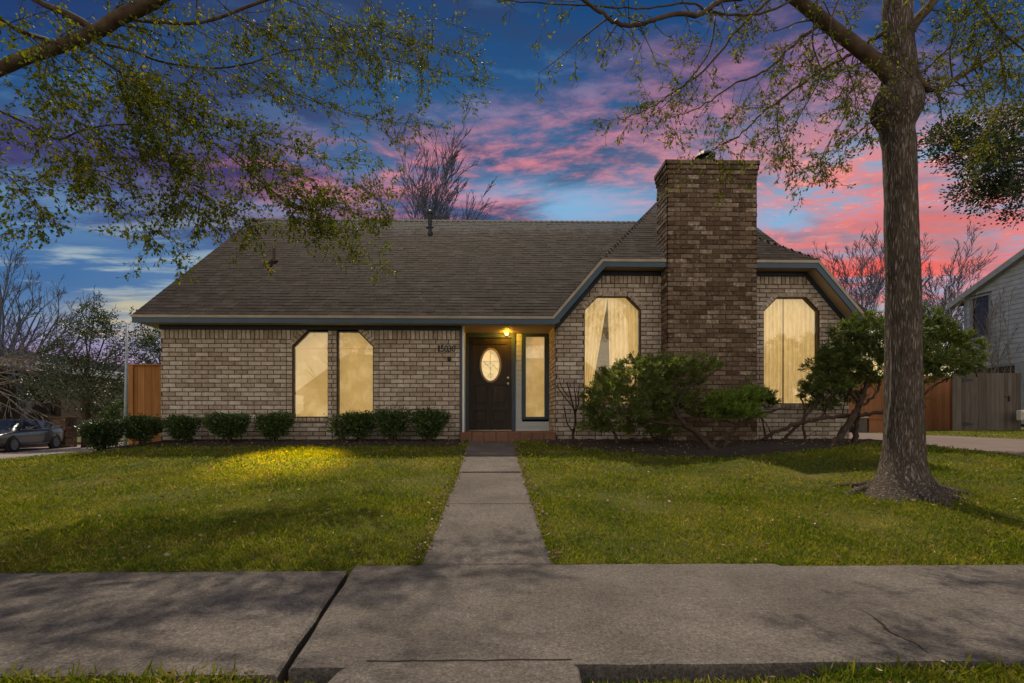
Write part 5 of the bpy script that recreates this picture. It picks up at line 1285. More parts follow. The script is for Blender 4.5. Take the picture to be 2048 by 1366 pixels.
hedge(511, 585, 829, 888, YH+.15, 'rounded shrub just left of the pair of windows', 65, n=3300)
hedge(655, 712, 832, 886, YH+.1, 'thin loose shrub below the brick pier between the windows', 66, n=1500, loose=.35)
hedge(690, 752, 829, 884, YH+.15, 'bushy shrub below the right window of the pair', 67, n=3200)
hedge(750, 820, 823, 884, YH+.15, 'open topped shrub with pale twigs right of the pair of windows', 68, n=2700, loose=.15)
hedge(822, 894, 823, 885, YH+.15, 'neat flared shrub below the house number', 69, n=3600)

def jun_lobe(T, c, s, n, up=.5):
    r = T.r
    nc = max(4, n//26)
    for k in range(nc):
        o_ = Vector((r.gauss(0,1), r.gauss(0,1), r.gauss(0,1))).normalized(); q = r.random()**.38
        if o_.z < 0: o_.z *= .55
        p = Vector((c.x+o_.x*s[0]*q, c.y+o_.y*s[1]*q, c.z+o_.z*s[2]*q)); d = (Vector((o_.x, o_.y, o_.z+up))+Vector((r.gauss(0,.3), r.gauss(0,.3), r.gauss(0,.2)))).normalized()
        Lf = r.uniform(.07,.15)
        for j in range(26):      # one feathery spray
            t = r.random(); T.lp.append((p+d*Lf*t+Vector((r.gauss(0,.014), r.gauss(0,.014), r.gauss(0,.014))))[:]); T.ld.append((d*.9+Vector((r.gauss(0,.45), r.gauss(0,.45), r.gauss(0,.4))))[:])
def wood(T, pix, r0, r1, sides=7, tw=0, twl=.3, tdir=None):
    limb(T, pix, r0, r1, tw, twl, 1, tdir, leaf=0, sides=sides, jit=.10, wob=.010, grav=0)

# big spreading juniper in front of the left gable window and chimney
Yj = 8.75
ju = thing('juniper_shrub', 'wide spreading green juniper in front of the chimney and left gable window', 'shrub', (P(1445,905,8.2).x, 8.2, .36)); T = Tree(71)
wood(T, [(1448,910,8.15),(1420,893,8.2),(1395,868,8.35),(1370,850,8.45),(1350,820,8.6),(1335,790,8.7),(1300,770,8.7)], .055, .02, tw=10, twl=.3, tdir=(-.2,0,.4))
wood(T, [(1395,868,8.35),(1360,850,8.5),(1310,845,8.6),(1260,838,8.7),(1215,815,8.8)], .035, .012, tw=10, twl=.3, tdir=(-.2,0,.4))
wood(T, [(1352,812,8.6),(1372,778,8.6),(1400,760,8.6),(1425,745,8.6),(1440,733,8.6)], .022, .008, tw=10, twl=.25, tdir=(.3,0,.3))
wood(T, [(1340,865,9.0),(1300,880,9.1),(1260,878,9.1)], .035, .03)
wood(T, [(1232,885,9.0),(1228,862,9.0),(1210,835,9.0),(1200,820,9.0)], .028, .012, tw=6, twl=.3, tdir=(-.2,0,.4))
wood(T, [(1305,885,9.1),(1302,865,9.1),(1290,840,9.1)], .03, .015)
rj = random.Random(4)
for (u, v, hu, hv) in ((1320,735,55,20),(1380,738,50,20),(1270,755,50,22),(1225,765,35,16),(1345,765,60,25),(1290,790,60,28),(1240,800,45,24),(1210,780,30,14),(1200,830,30,15),(1320,815,50,20),(1250,830,45,15),(1365,800,30,20),(1225,745,18,8),(1415,730,22,10),(1285,725,30,9)):
    c = P(u, v, Yj+rj.uniform(-.35,.35)); jun_lobe(T, c, (hu*.00875, hu*.0070, hv*.0085), int(hu*hv*1.35)+220)
    T.w.tube([c-Vector((rj.uniform(-.15,.15),0,.22)), c], [.010,.004], 4)
for (u, v, hu, hv) in ((1190,855,26,14),(1225,858,35,12),(1280,862,40,12),(1340,862,30,10),(1190,795,20,14),(1180,815,16,14),(1400,825,26,14),(1300,838,45,14)):
    c = P(u, v, Yj+.25); jun_lobe(T, c, (hu*.0088, hu*.007, hv*.0088), int(hu*hv*1.6)+200)
    T.w.tube([c-Vector((rj.uniform(-.15,.15),0,.22)), c], [.010,.004], 4)
finish(T, ju, M['juniper'], .045, .10, W=.17, wood=M['juniper_wood'], trunkname='stem')
# lime green one
ju = thing('juniper_shrub', 'lime green juniper mound on a twisted stem right of the chimney', 'shrub', (P(1462,905,8.3).x, 8.3, .38)); T = Tree(72)
wood(T, [(1452,908,8.25),(1450,890,8.3),(1462,865,8.4),(1480,850,8.5),(1500,838,8.6),(1530,826,8.7),(1555,818,8.7)], .038, .014, tw=8, twl=.25, tdir=(.1,0,.5))
wood(T, [(1420,895,8.2),(1455,868,8.2),(1465,848,8.3)], .018, .010)
wood(T, [(1480,850,8.5),(1440,840,8.5),(1415,848,8.5)], .016, .008, tw=4, twl=.2)
for (u, v, hu, hv) in ((1470,808,42,17),(1500,795,30,12),(1445,822,28,14),(1480,830,36,12),(1440,800,22,10)):
    c = P(u, v, 8.5+rj.uniform(-.2,.2)); jun_lobe(T, c, (hu*.0085, hu*.0070, hv*.0085), int(hu*hv*3.2)+400)
finish(T, ju, M['juniper_lime'], .045, .09, W=.17, wood=M['juniper_wood'], trunkname='stem')
ju = thing('juniper_shrub', 'small dark juniper tuft just below the right gable window', 'shrub', (P(1530,885,9.3).x, 9.3, .5)); T = Tree(75)
wood(T, [(1535,890,9.3),(1528,860,9.3),(1520,820,9.25)], .02, .012)
for (u, v, hu, hv) in ((1515,795,30,10),(1535,805,16,7),(1490,788,20,7)):
    c = P(u, v, 9.2); jun_lobe(T, c, (hu*.009, hu*.0070, hv*.009), int(hu*hv*4)+400)
finish(T, ju, M['juniper_dark'], .045, .09, W=.17, wood=M['juniper_wood'], trunkname='stem')
# big dark juniper tree by the right corner
ju = thing('juniper_tree', 'dark leaning juniper with twisted trunks at the right corner of the house', 'tree', (P(1670,900,8.6).x, 8.6, .47)); T = Tree(73)
wood(T, [(1640,912,8.5),(1665,890,8.5),(1690,860,8.6),(1712,825,8.7),(1725,790,8.8),(1740,760,8.8)], .075, .035, tw=4)
wood(T, [(1708,890,8.8),(1712,850,8.8),(1718,810,8.8),(1700,780,8.8),(1680,750,8.8)], .05, .02, tw=6, twl=.3)
wood(T, [(1525,880,8.6),(1550,863,8.6),(1590,850,8.7),(1640,838,8.8),(1690,832,8.8),(1740,828,8.7),(1775,822,8.6),(1850,812,8.4)], .030, .035)
wood(T, [(1560,888,8.9),(1575,870,8.9),(1600,845,8.9),(1625,815,8.9),(1650,780,8.9)], .030, .02, tw=6, twl=.3)
wood(T, [(1615,885,8.9),(1605,858,8.9),(1610,820,8.9),(1600,790,8.9)], .026, .012, tw=6, twl=.3)
wood(T, [(1720,815,8.7),(1750,790,8.7),(1760,760,8.7),(1735,745,8.7),(1715,728,8.7)], .024, .012, tw=6, twl=.3)
wood(T, [(1740,828,8.7),(1800,812,8.6),(1850,785,8.5),(1880,765,8.5),(1905,750,8.5)], .026, .012, tw=10, twl=.3, tdir=(.3,0,.2))
wood(T, [(1640,838,8.8),(1660,800,8.8),(1655,775,8.8)], .018, .01, tw=6, twl=.25)
wood(T, [(1545,880,8.9),(1535,850,8.9),(1520,830,8.9)], .012, .006, tw=4, twl=.2)
for (u, v, hu, hv, dy) in ((1745,672,45,18,0),(1700,690,40,18,.2),(1800,668,50,20,0),(1850,690,50,26,0),(1900,690,40,20,0),(1930,700,28,14,0),(1680,720,40,22,.2),(1740,715,50,24,.1),(1660,750,36,20,.3),(1640,775,28,20,.3),(1700,745,40,18,.2),(1870,725,50,24,-.1),(1905,735,34,20,-.1),(1830,740,40,22,0),(1660,715,22,12,.2),(1790,700,50,30,.2),(1725,655,30,10,0),(1625,790,16,10,.2),(1645,735,34,16,.3),(1665,775,36,18,.2),(1720,760,40,18,.1),(1690,800,30,14,.2),(1645,810,22,12,.3),(1755,745,36,20,.2),(1700,665,30,14,.1),(1765,650,24,12,.1),(1840,640,36,14,.1),(1905,670,30,12,0),(1945,725,20,14,0),(1850,760,24,12,0),(1725,640,22,8,.1),(1860,655,36,12,0)):
    c = P(u, v, 8.75+dy+rj.uniform(-.3,.3)); jun_lobe(T, c, (hu*.0088, hu*.0070, hv*.0086), int(hu*hv*1.5)+260, .35)
    T.w.tube([c-Vector((rj.uniform(-.2,.2),0,.25)), c], [.012,.004], 4)
finish(T, ju, M['juniper_dark'], .045, .10, W=.18, wood=M['juniper_wood'], trunkname='stem')
# pruned bare shrub
ps = thing('bare_shrub', 'small leafless pruned shrub beside the porch step', 'shrub', (P(1147,882,9.3).x, 9.3, .5)); T = Tree(74)
b0 = P(1147,884,9.3)
for pix, r0, r1 in (([(1147,884),(1146,868),(1150,850),(1150,828),(1143,800),(1138,780),(1134,765)], .030, .008), ([(1146,862),(1136,850),(1131,832),(1129,815)], .016, .008), ([(1150,828),(1157,808),(1156,790),(1160,768)], .016, .006),
                    ([(1146,815),(1130,795),(1115,775),(1108,768)], .014, .005), ([(1150,835),(1152,805),(1149,780),(1148,762)], .014, .006), ([(1156,800),(1165,785),(1171,778)], .009, .005), ([(1138,795),(1124,775),(1120,764)], .010, .004)):
    limb(T, [(u, v, 9.3+rj.uniform(-.05,.05)) for u, v in pix], r0, r1, 9, .16, 0, (0,0,.8), leaf=0, sides=6, t0=.55, grav=.05, spread=.5)
obj('stem', T.w, M['juniper_wood'], ps, smooth=True)

# ================================================================== fences
def boards(name, lab, A, B, z0, z1, wd, m, cat='fence', rail=True, top=None, seed=1):
    """vertical board fence from A to B (x,y); each board a slat in the panel"""
    r = random.Random(seed); A, B = Vector((*A, 0)), Vector((*B, 0)); L = (B-A).length; d = (B-A)/L; nn = Vector((d.y, -d.x, 0))
    if nn.y > 0: nn = -nn
    root = thing(name, lab, cat, (A.x, A.y, z0)); mb = MB(); k = int(round(L/wd)); w_ = L/k
    for i in range(k):
        p = A+d*(i*w_+.003); q = A+d*((i+1)*w_-.003); t = r.random(); zt = z1+r.uniform(-.008,.008); o = nn*r.uniform(.0,.006); th = nn*(-.018)
        mb.add([Vector((*(p+o).xy, z0)), Vector((*(q+o).xy, z0)), Vector((*(q+o).xy, zt)), Vector((*(p+o).xy, zt)), Vector((*(p+th).xy, z0)), Vector((*(q+th).xy, z0)), Vector((*(q+th).xy, zt)), Vector((*(p+th).xy, zt))],
               [(0,1,2,3),(7,6,5,4),(4,5,1,0),(5,6,2,1),(6,7,3,2),(7,4,0,3)], t)
    obj('boards', mb, m, root)
    return root, A, d, nn, L
def board_box(root, A, d, nn, L, za, zb, u0, u1, dep0, dep1, m, name):
    mb = MB(); p = A+d*u0; q = A+d*u1
    c = [p+nn*dep1, q+nn*dep1, q+nn*dep0, p+nn*dep0]
    mb.add([Vector((*a.xy, za)) for a in c]+[Vector((*a.xy, zb)) for a in c], [(0,3,2,1),(4,5,6,7),(0,1,5,4),(1,2,6,5),(2,3,7,6),(3,0,4,7)]); return obj(name, mb, m, root)
yf = 10.35
fx = boards('cedar_fence', 'orange cedar fence panel against the left corner of the brick house', (XU(260.5, yf), yf), (XU(323, yf)+.1, yf), .30, ZV(731, yf, 290), .145, M['cedar'], seed=3)
board_box(*fx, ZV(731, yf, 290), ZV(728.5, yf, 290), -.03, fx[4], -.03, .04, M['cedar'], 'cap_rail')
board_box(*fx, .2, ZV(731, yf, 290)-.003, -.015, .075, .010, .035, M['cedar'], 'corner_post')
board_box(*fx, .22, .40, .08, fx[4], .010, .03, M['cedar'], 'kick_board')
yf = 17.2
fx = boards('orange_fence', 'orange stained board fence across the back of the driveway', (XU(1640, yf), yf), (XU(1907, yf), yf), .50, ZV(752, yf, 1850), .145, M['cedar_far'], seed=4)
board_box(*fx, .38, .54, 0, fx[4], -.02, .03, M['old_wood'], 'kick_board')
board_box(*fx, .42, ZV(750, yf, 1850), fx[4]-.09, fx[4]+.0, .0, .05, M['cedar_far'], 'post')
yf = 15.8
fx = boards('wooden_gate', 'weathered grey brown board gate with black strap hinges', (XU(1905, yf), yf), (XU(2042, yf), yf), .62, ZV(746, yf, 1970), .14, M['old_wood'], cat='gate', seed=5)
for v in (760, 848):
    mb = MB(); x0 = XU(1928, yf); zc = ZV(v, yf, 1930)
    mb.prism([(x0-.05, zc-.07), (x0+.0, zc-.07), (x0+.30, zc-.012), (x0+.30, zc+.012), (x0, zc+.07), (x0-.05, zc+.07)], 1, yf-.022, yf-.010); obj('strap_hinge', mb, M['black'], fx[0])
mb = MB(); x0 = XU(2016, yf); zc = ZV(795, yf, 2010)
mb.box(x0-.12, x0+.03, yf-.03, yf-.012, zc+.02, zc+.045); mb.box(x0+.0, x0+.03, yf-.045, yf-.012, zc-.12, zc+.05); obj('latch', mb, M['black'], fx[0])
# low timber planter and crate behind the juniper
yf = 16.3; bl_ = thing('timber_box', 'low brown timber box beyond the driveway behind the juniper', 'box', (XU(1735, yf), yf, .45))
mb = MB(); z1_ = ZV(835, yf, 1735); mb.box(XU(1738, yf), XU(1772, yf), yf, yf+.5, .42, z1_); mb.box(XU(1738, yf)-.03, XU(1772, yf)+.03, yf-.03, yf+.53, z1_-.06, z1_+.01)
obj('boards', mb, M['cedar_far'], bl_)
bl_ = thing('storage_crate', 'dark olive crate with a pale lid left of the timber box', 'crate', (XU(1720, yf), yf, .45))
mb = MB(); mb.bev(XU(1706, yf), XU(1735, yf), yf, yf+.5, .42, z1_-.03, .01); obj('body', mb, M['old_wood'], bl_)
mb = MB(); mb.bev(XU(1704.5, yf), XU(1736.5, yf), yf-.03, yf+.53, z1_-.025, z1_+.02, .01); obj('lid', mb, M['tan_metal'], bl_)

# ================================================================== metal pole, mailbox
yp = 15.0; c = P(252.5, 870, yp); z0 = H(c.x, yp); zt = ZV(646, yp, 252)
po_ = thing('metal_pole', 'slim pale grey metal pole standing left of the orange fence panel', 'pole', (c.x, yp, z0))
mb = MB(); mb.tube([(c.x-.03, yp, z0-.1), (c.x, yp, lerp(z0, zt, .5)), (c.x+.02, yp, zt)], [.055, .045, .028], 12); obj('shaft', mb, M['pole'], po_, smooth=True)
mb = MB(); mb.tube([(c.x+.02, yp, zt-.03), (c.x-.08, yp, zt+.06), (c.x-.14, yp, zt+.05)], [.02,.018,.03], 8); obj('arm', mb, M['pole'], po_)
ym = 26.2; c = P(128, 888, ym); z0 = -.34
mbx = thing('brick_mailbox', 'brown brick mailbox pillar behind the parked car', 'mailbox', (c.x, ym, z0))
x0, x1 = P(113, 888, ym).x, P(143, 888, ym).x; zt = ZV(836, ym, 128)
wl = Wall((x0, ym-.35, 0), (1,0,0), (0,-1,0), .7); wl.rows(z0-.1, zt-.02, lambda z: [(0, x1-x0)])
w2_ = Wall((x1, ym-.35, 0), (0,1,0), (1,0,0), .05); w2_.rows(z0-.1, zt-.02, lambda z: [(0, .7)]); wl.b.add(w2_.b.v, w2_.b.f); wl.b.t[-len(w2_.b.t):] = w2_.b.t
o = obj('pillar', wl.b, M['brick_dark'], mbx); obj('mortar', wl.m, M['mortar_dark'], o)
mb = MB(); mb.bev(x0-.05, x1+.05, ym-.40, ym+.40, zt-.03, zt+.06, .02); obj('cap_stone', mb, M['mortar'], mbx)
mb = MB(); xm = x1+.01; mb.prism([(ym-.18, zt-.42), (ym+.12, zt-.42), (ym+.12, zt-.22), (ym+.05, zt-.14), (ym-.11, zt-.14), (ym-.18, zt-.22)], 0, xm, xm+.04); obj('letter_door', mb, M['black'], mbx)

# ================================================================== parked car
def car():
    root = thing('parked_car', 'dark grey sedan parked on the far side of the street at the left edge', 'car', (0, 0, 0))
    M['car'] = mat('car_paint', [(0,(.055,.060,.072)),(1,(.075,.082,.098))], 2, 2, .25, 0, metal=.55, spec=.5, coat=.6)
    M['tyre'] = mat('tyre_rubber', [(0,(.010,.010,.010)),(1,(.02,.02,.02))], 8, 3, .9, .2, 40)
    M['rim'] = mat('alloy_rim', [(0,(.10,.10,.11)),(1,(.16,.16,.17))], 8, 3, .45, 0, metal=.5)
    M['car_glass'] = mat('tinted_glass', [(0,(.012,.014,.018)),(1,(.02,.022,.026))], 2, 2, .08, 0, spec=.8)
    M['chrome'] = mat('chrome_trim', [(0,(.45,.45,.47)),(1,(.55,.55,.57))], 2, 2, .2, 0, metal=1)
    M['tail'] = mat('tail_lens', [(0,(.16,.010,.010)),(1,(.22,.015,.015))], 2, 2, .2, 0, spec=.6)
    # stations along x (front +): x, half width at sill, belt half width, z sill, z belt, roof half width, z roof
    st = [(-2.42,.60,.66,.38,.88,.60,.90),(-2.36,.76,.80,.30,.98,.66,1.00),(-2.05,.86,.88,.24,1.03,.66,1.05),(-1.7,.90,.91,.22,1.02,.62,1.16),(-1.3,.91,.92,.20,1.00,.60,1.30),(-.9,.91,.93,.19,.98,.60,1.40),(-.4,.91,.93,.18,.96,.61,1.455),(.1,.91,.93,.18,.94,.61,1.455),(.5,.91,.93,.18,.92,.60,1.40),(.9,.91,.93,.19,.91,.62,1.22),(1.25,.91,.92,.20,.90,.66,1.03),(1.5,.90,.91,.21,.87,.66,.92),(1.9,.88,.88,.22,.82,.62,.85),(2.2,.82,.82,.24,.74,.60,.77),(2.42,.66,.68,.30,.62,.50,.64)]
    mb = MB(); K = 14; vs = []
    for x, ws, wb, zs_, zb_, wr, zr in st:
        half = [(ws*.9, zs_), (ws, zs_+.08), (max(ws, wb)*1.0, lerp(zs_, zb_, .55)), (wb, zb_-.05), (wb-.05, zb_), (lerp(wb-.05, wr, .5), lerp(zb_, zr, .55)), (wr*1.0, zr-.03), (wr*.6, zr+.005)]
        ring_ = half+[(-a, b) for a, b in half[::-1]]
        vs += [(x, a, b) for a, b in ring_]
    K = 16; n_ = len(st)
    mb.add(vs, [(i*K+k, i*K+(k+1) % K, (i+1)*K+(k+1) % K, (i+1)*K+k) for i in range(n_-1) for k in range(K)]+[tuple(range(K-1,-1,-1)), tuple(range((n_-1)*K, n_*K))])
    body = obj('body', mb, M['car'], root, smooth=True)
    sm = body.modifiers.new('s', 'SUBSURF'); sm.levels = sm.render_levels = 2
    for sg in (-1, 1):
        def win(name, pts):
            mb = MB(); 
            mb.add([(x, sg*(y+.012), z) for x, y, z in pts]+[(x, sg*(y-.03), z) for x, y, z in pts], [tuple(range(len(pts))), tuple(range(2*len(pts)-1, len(pts)-1, -1))]+[(i, (i+1) % len(pts), (i+1) % len(pts)+len(pts), i+len(pts)) for i in range(len(pts))]); return obj(name, mb, M['car_glass'], root)
        def yy2(z): return lerp(.895, .64, (z-.95)/.48)
        win('side_window', [(-.42,yy2(1.0),1.0),(.95,yy2(.97),.97),(.62,yy2(1.20),1.20),(.30,yy2(1.345),1.345),(-.38,yy2(1.385),1.385)])
        win('side_window', [(-1.42,yy2(1.05),1.05),(-.48,yy2(1.0),1.0),(-.44,yy2(1.385),1.385),(-.95,yy2(1.34),1.34),(-1.45,yy2(1.19),1.19)])
        mb = MB(); mb.tube([(1.02,sg*.925,.965),(.66,sg*.80,1.21),(.32,sg*.705,1.37),(-.4,sg*.67,1.42),(-1.0,sg*.70,1.36),(-1.5,sg*.80,1.20),(-1.56,sg*.88,1.06),(-.5,sg*.925,.99),(1.02,sg*.93,.955)], .011, 5); obj('window_trim', mb, M['chrome'], root)
        mb = MB(); mb.hull([(.80,sg*.96,1.0),(.66,sg*.96,.99),(.82,sg*1.10,1.01),(.66,sg*1.10,1.0),(.80,sg*1.0,1.12),(.68,sg*1.08,1.12)]); obj('mirror', mb, M['car'], root)
        for x in (1.42, -1.42):
            mb = MB(); mb.lathe((x, sg*.80, .335), [(.39,-.02*sg),(.395,.115*sg)], 28, axis='y'); obj('wheel_arch', mb, M['tyre'], root)
            mb = MB(); mb.lathe((x, sg*.84, .335), [(.20,-.10*sg),(.315,-.10*sg),(.335,-.06*sg),(.335,.07*sg),(.31,.10*sg),(.235,.105*sg),(.225,.06*sg)], 28, axis='y'); wh = obj('wheel', mb, M['tyre'], root, smooth=False)
            mb = MB(); mb.lathe((x, sg*.84, .335), [(.235,.085*sg),(.235,.10*sg),(.215,.10*sg),(.205,.065*sg)], 28, axis='y'); mb.lathe((x, sg*.84, .335), [(.05,.06*sg),(.05,.10*sg),(.03,.105*sg)], 12, axis='y')
            for k in range(5):
                a = 6.283*k/5+.3; c_, s_ = math.cos(a), math.sin(a); px_, pz_ = -s_, c_
                P4 = [(.035,.028),(.215,.040),(.215,-.040),(.035,-.028)]
                f_ = [(x+c_*q+px_*e, sg*.84+.095*sg, .335+s_*q+pz_*e) for q, e in P4]; b_ = [(x, y-.03*sg, z) for x, y, z in f_]
                mb.add(f_+b_, [(0,1,2,3),(7,6,5,4),(0,4,5,1),(1,5,6,2),(2,6,7,3),(3,7,4,0)])
            obj('rim', mb, M['rim'], wh)
        mb = MB(); mb.hull([(-2.36,sg*.60,.88),(-2.44,sg*.58,.80),(-2.36,sg*.83,.90),(-2.30,sg*.82,.97),(-2.02,sg*.90,.95),(-2.10,sg*.885,.88)]); obj('tail_light', mb, M['tail'], root)
        mb = MB(); mb.hull([(2.28,sg*.60,.66),(2.42,sg*.58,.62),(2.25,sg*.80,.72),(1.98,sg*.885,.78),(2.0,sg*.875,.68),(2.3,sg*.76,.60)]); obj('headlight', mb, M['chrome'], root)
        for z_, xa_, xb_ in ((.80,1.0,-1.1),):
            mb = MB(); mb.box(.34,.50,sg*.925,sg*.955,.80,.825); obj('door_handle', mb, M['chrome'], root)
            mb = MB(); mb.box(-.72,-.56,sg*.925,sg*.955,.83,.855); obj('door_handle', mb, M['chrome'], root)
    mb = MB(); mb.add([(1.28,-.66,.985),(1.28,.66,.985),(.60,.52,1.375),(.60,-.52,1.375),(1.24,-.64,.95),(1.24,.64,.95),(.56,.5,1.33),(.56,-.5,1.33)], [(0,1,2,3),(7,6,5,4),(0,4,5,1),(2,6,7,3),(1,5,6,2),(3,7,4,0)])
    mb.v = [(x+.03, y, z+.025) for x, y, z in mb.v]; obj('windscreen', mb, M['car_glass'], root)
    mb = MB(); mb.box(2.34,2.46,-.30,.30,.42,.58); obj('grille', mb, M['black'], root)
    return root
cr = car()
rp = P(109, 897, 24.9); fp = P(24, 899, 22.1)
mid = (rp+fp)/2; dirv = (fp-rp); yaw = math.atan2(dirv.y, dirv.x)
nrm = Vector((math.sin(yaw), -math.cos(yaw), 0)); nrm = nrm if nrm.x < 0 else -nrm
cr.location = (mid.x+nrm.x*.85, mid.y+nrm.y*.85, -.45); cr.rotation_euler = (0, 0, yaw)

# ================================================================== neighbour houses
M['n_siding'] = mat('grey_siding', [(0,(.26,.27,.29)),(1,(.36,.375,.40))], 3, 4, .5, .1, 30, spec=.5)
M['n_trim'] = mat('grey_trim', [(0,(.15,.16,.185)),(1,(.22,.235,.26))], 3, 4, .6, .1, 30)
M['n_roof'] = mat('neighbour_shingle', [(0,(.035,.03,.03)),(1,(.08,.07,.065))], 4, 5, .9, .4, 40)
M['dark_glass'] = mat('dark_window', [(0,(.010,.007,.005)),(.6,(.03,.018,.012)),(1,(.09,.045,.028))], 5, 5, .15, 0, spec=.5)
nb = thing('neighbour_house', 'two storey grey lap sided house with a dark window at the right edge', 'house', (22, 20, .6))
XN = 22.0; yb = 22.9; ya = 13.5
zt_e = 6.62; slp = .43; zb_s = P(1930, 736, yb).z
ymid = (yb+ya)/2-1.0
def ztop(y): return zt_e+(min(y, 2*17.0-y)*-1+22.9 if False else (22.9-y) if y > 17.0 else (22.9-17.0)-(17.0-y))*slp
wy0, wy1 = 21.72, 22.52; wz0, wz1 = 4.70, 6.50
mb = MB(); z = zb_s; hh = .205
while z < ztop(17.0)-.05:
    zn = z+hh; yh = min(22.9, 22.9-max(0, (z-zt_e))/slp)+.0; yl_ = max(ya, 17-(22.9-17)+max(0, (z-zt_e))/slp) if z > zt_e else ya
    segs = [(ya, yh)]
    if zn > wz0+.02 and z < wz1-.02: segs = [(ya, wy0-.08), (wy1+.08, yh)]
    for a_, b_ in segs:
        if b_-a_ > .05: mb.add([(XN-.035, a_, z), (XN-.035, b_, z), (XN-.005, b_, zn+.01), (XN-.005, a_, zn+.01), (XN+.05, a_, z), (XN+.05, b_, z), (XN+.05, b_, zn+.01), (XN+.05, a_, zn+.01)], [(0,1,2,3)[::-1],(0,4,5,1),(2,3,7,6),(1,5,6,2),(0,3,7,4)], .5)
    z = zn
obj('siding', mb, M['n_siding'], nb)
mb = MB(); mb.prism([(ya, .4), (yb, .4), (yb, zt_e), (17.0, ztop(17.0)), (ya, ztop(ya))], 0, XN+.06, XN+8); obj('wall', mb, M['old_wood'], nb)
mb = MB(); e = .45
for s_ in (0,):
    A = (yb+.55, zt_e-.55*slp); Bm = (17.0, ztop(17.0)); C_ = (ya-2.5, ztop(17.0)-(17-(ya-2.5))*slp)
    for p_, q_ in ((A, Bm), (Bm, C_)):
        mb.add([(XN-.30, p_[0], p_[1]), (XN-.30, q_[0], q_[1]), (XN+8.4, q_[0], q_[1]), (XN+8.4, p_[0], p_[1]), (XN-.30, p_[0], p_[1]+.12), (XN-.30, q_[0], q_[1]+.12), (XN+8.4, q_[0], q_[1]+.12), (XN+8.4, p_[0], p_[1]+.12)], [(0,1,2,3),(7,6,5,4),(0,4,5,1),(1,5,6,2),(2,6,7,3),(3,7,4,0)])
obj('roof', mb, M['n_roof'], nb)
mb = MB()
for p_, q_ in ((A, Bm), (Bm, C_)):
    mb.add([(XN-.34, p_[0], p_[1]-.16), (XN-.34, q_[0], q_[1]-.16), (XN-.34, q_[0], q_[1]+.10), (XN-.34, p_[0], p_[1]+.10), (XN-.303, p_[0], p_[1]-.16), (XN-.303, q_[0], q_[1]-.16), (XN-.303, q_[0], q_[1]+.10), (XN-.303, p_[0], p_[1]+.10)], [(0,1,2,3),(7,6,5,4),(0,4,5,1),(2,6,7,3),(1,5,6,2),(3,7,4,0)])
mb.add([(XN-.30, A[0], A[1]-.12), (XN+.03, A[0]-.0, A[1]-.12), (XN+.03, Bm[0], Bm[1]-.12), (XN-.30, Bm[0], Bm[1]-.12), (XN-.30, A[0], A[1]-.02), (XN+.03, A[0], A[1]-.02), (XN+.03, Bm[0], Bm[1]-.02), (XN-.30, Bm[0], Bm[1]-.02)], [(0,1,2,3),(7,6,5,4),(0,4,5,1),(2,6,7,3)])
obj('barge_board', mb, M['n_trim'], nb)
mb = MB(); mb.box(XN-.055, XN+.05, yb-.10, yb+.0, .5, zt_e-.02); obj('corner_board', mb, M['n_trim'], nb)
wf = MB()
for a_, b_, c_, d_ in ((wy0-.09, wy1+.09, wz1, wz1+.09), (wy0-.09, wy1+.09, wz0-.09, wz0), (wy0-.09, wy0, wz0+.0, wz1), (wy1, wy1+.09, wz0, wz1)): wf.box(XN-.07, XN+.05, a_+.001, b_-.001, c_+.001, d_-.001)
wf_ = obj('window', wf, M['n_trim'], nb); mb = MB(); mb.box(XN+.02, XN+.03, wy0, wy1, wz0, wz1); obj('pane', mb, M['dark_glass'], wf_)
mb = MB(); mb.box(XN-.05, XN+.06, ya, yb, zb_s-.12, zb_s-.004); obj('band_board', mb, M['n_trim'], nb)
mb = MB(); mb.box(XN-.08, XN+.02, 19.6, 20.6, zb_s-2.6, zb_s-.0); obj('porch_panel', mb, M['n_trim'], nb)
mb = MB(); mb.box(XN-.03, XN+.055, 20.9, 22.7, .6, zb_s-.35); obj('garage_opening', mb, M['dark_glass'], nb)
# leafless climbers in front of the neighbour wall
cl_ = thing('climbing_vine', 'thin bare climbing stems against the grey sided wall at the right', 'vine', (XN-.4, 21.6, .6)); T = Tree(81)
for k in range(11):
    y_ = T.r.uniform(20.6, 22.3); grow(T, Vector((XN-.25-T.r.random()*.3, y_, 1.0)), Vector((0, T.r.gauss(0,.10), 1)), T.r.uniform(4.2,5.8), .022, 2, seg=.35, wander=.13, grav=.02, nch=(4,7), lr=.32, rmin=.007, ang=(15,50), flat=None)
obj('stems', T.w, M['grey_twig'], cl_, smooth=True)
mb = MB(); ac = P(2048, 830, 15.4)
hb = thing('white_box', 'white wall mounted box at the right edge beside the gate', 'box', (ac.x, 15.4, ac.z)); mb.bev(ac.x-.06, ac.x+.3, 15.4, 15.6, ac.z-.18, ac.z+.16, .03); mb.bev(ac.x-.04, ac.x+.28, 15.36, 15.41, ac.z-.14, ac.z+.10, .02); obj('body', mb, M['cream'], hb)

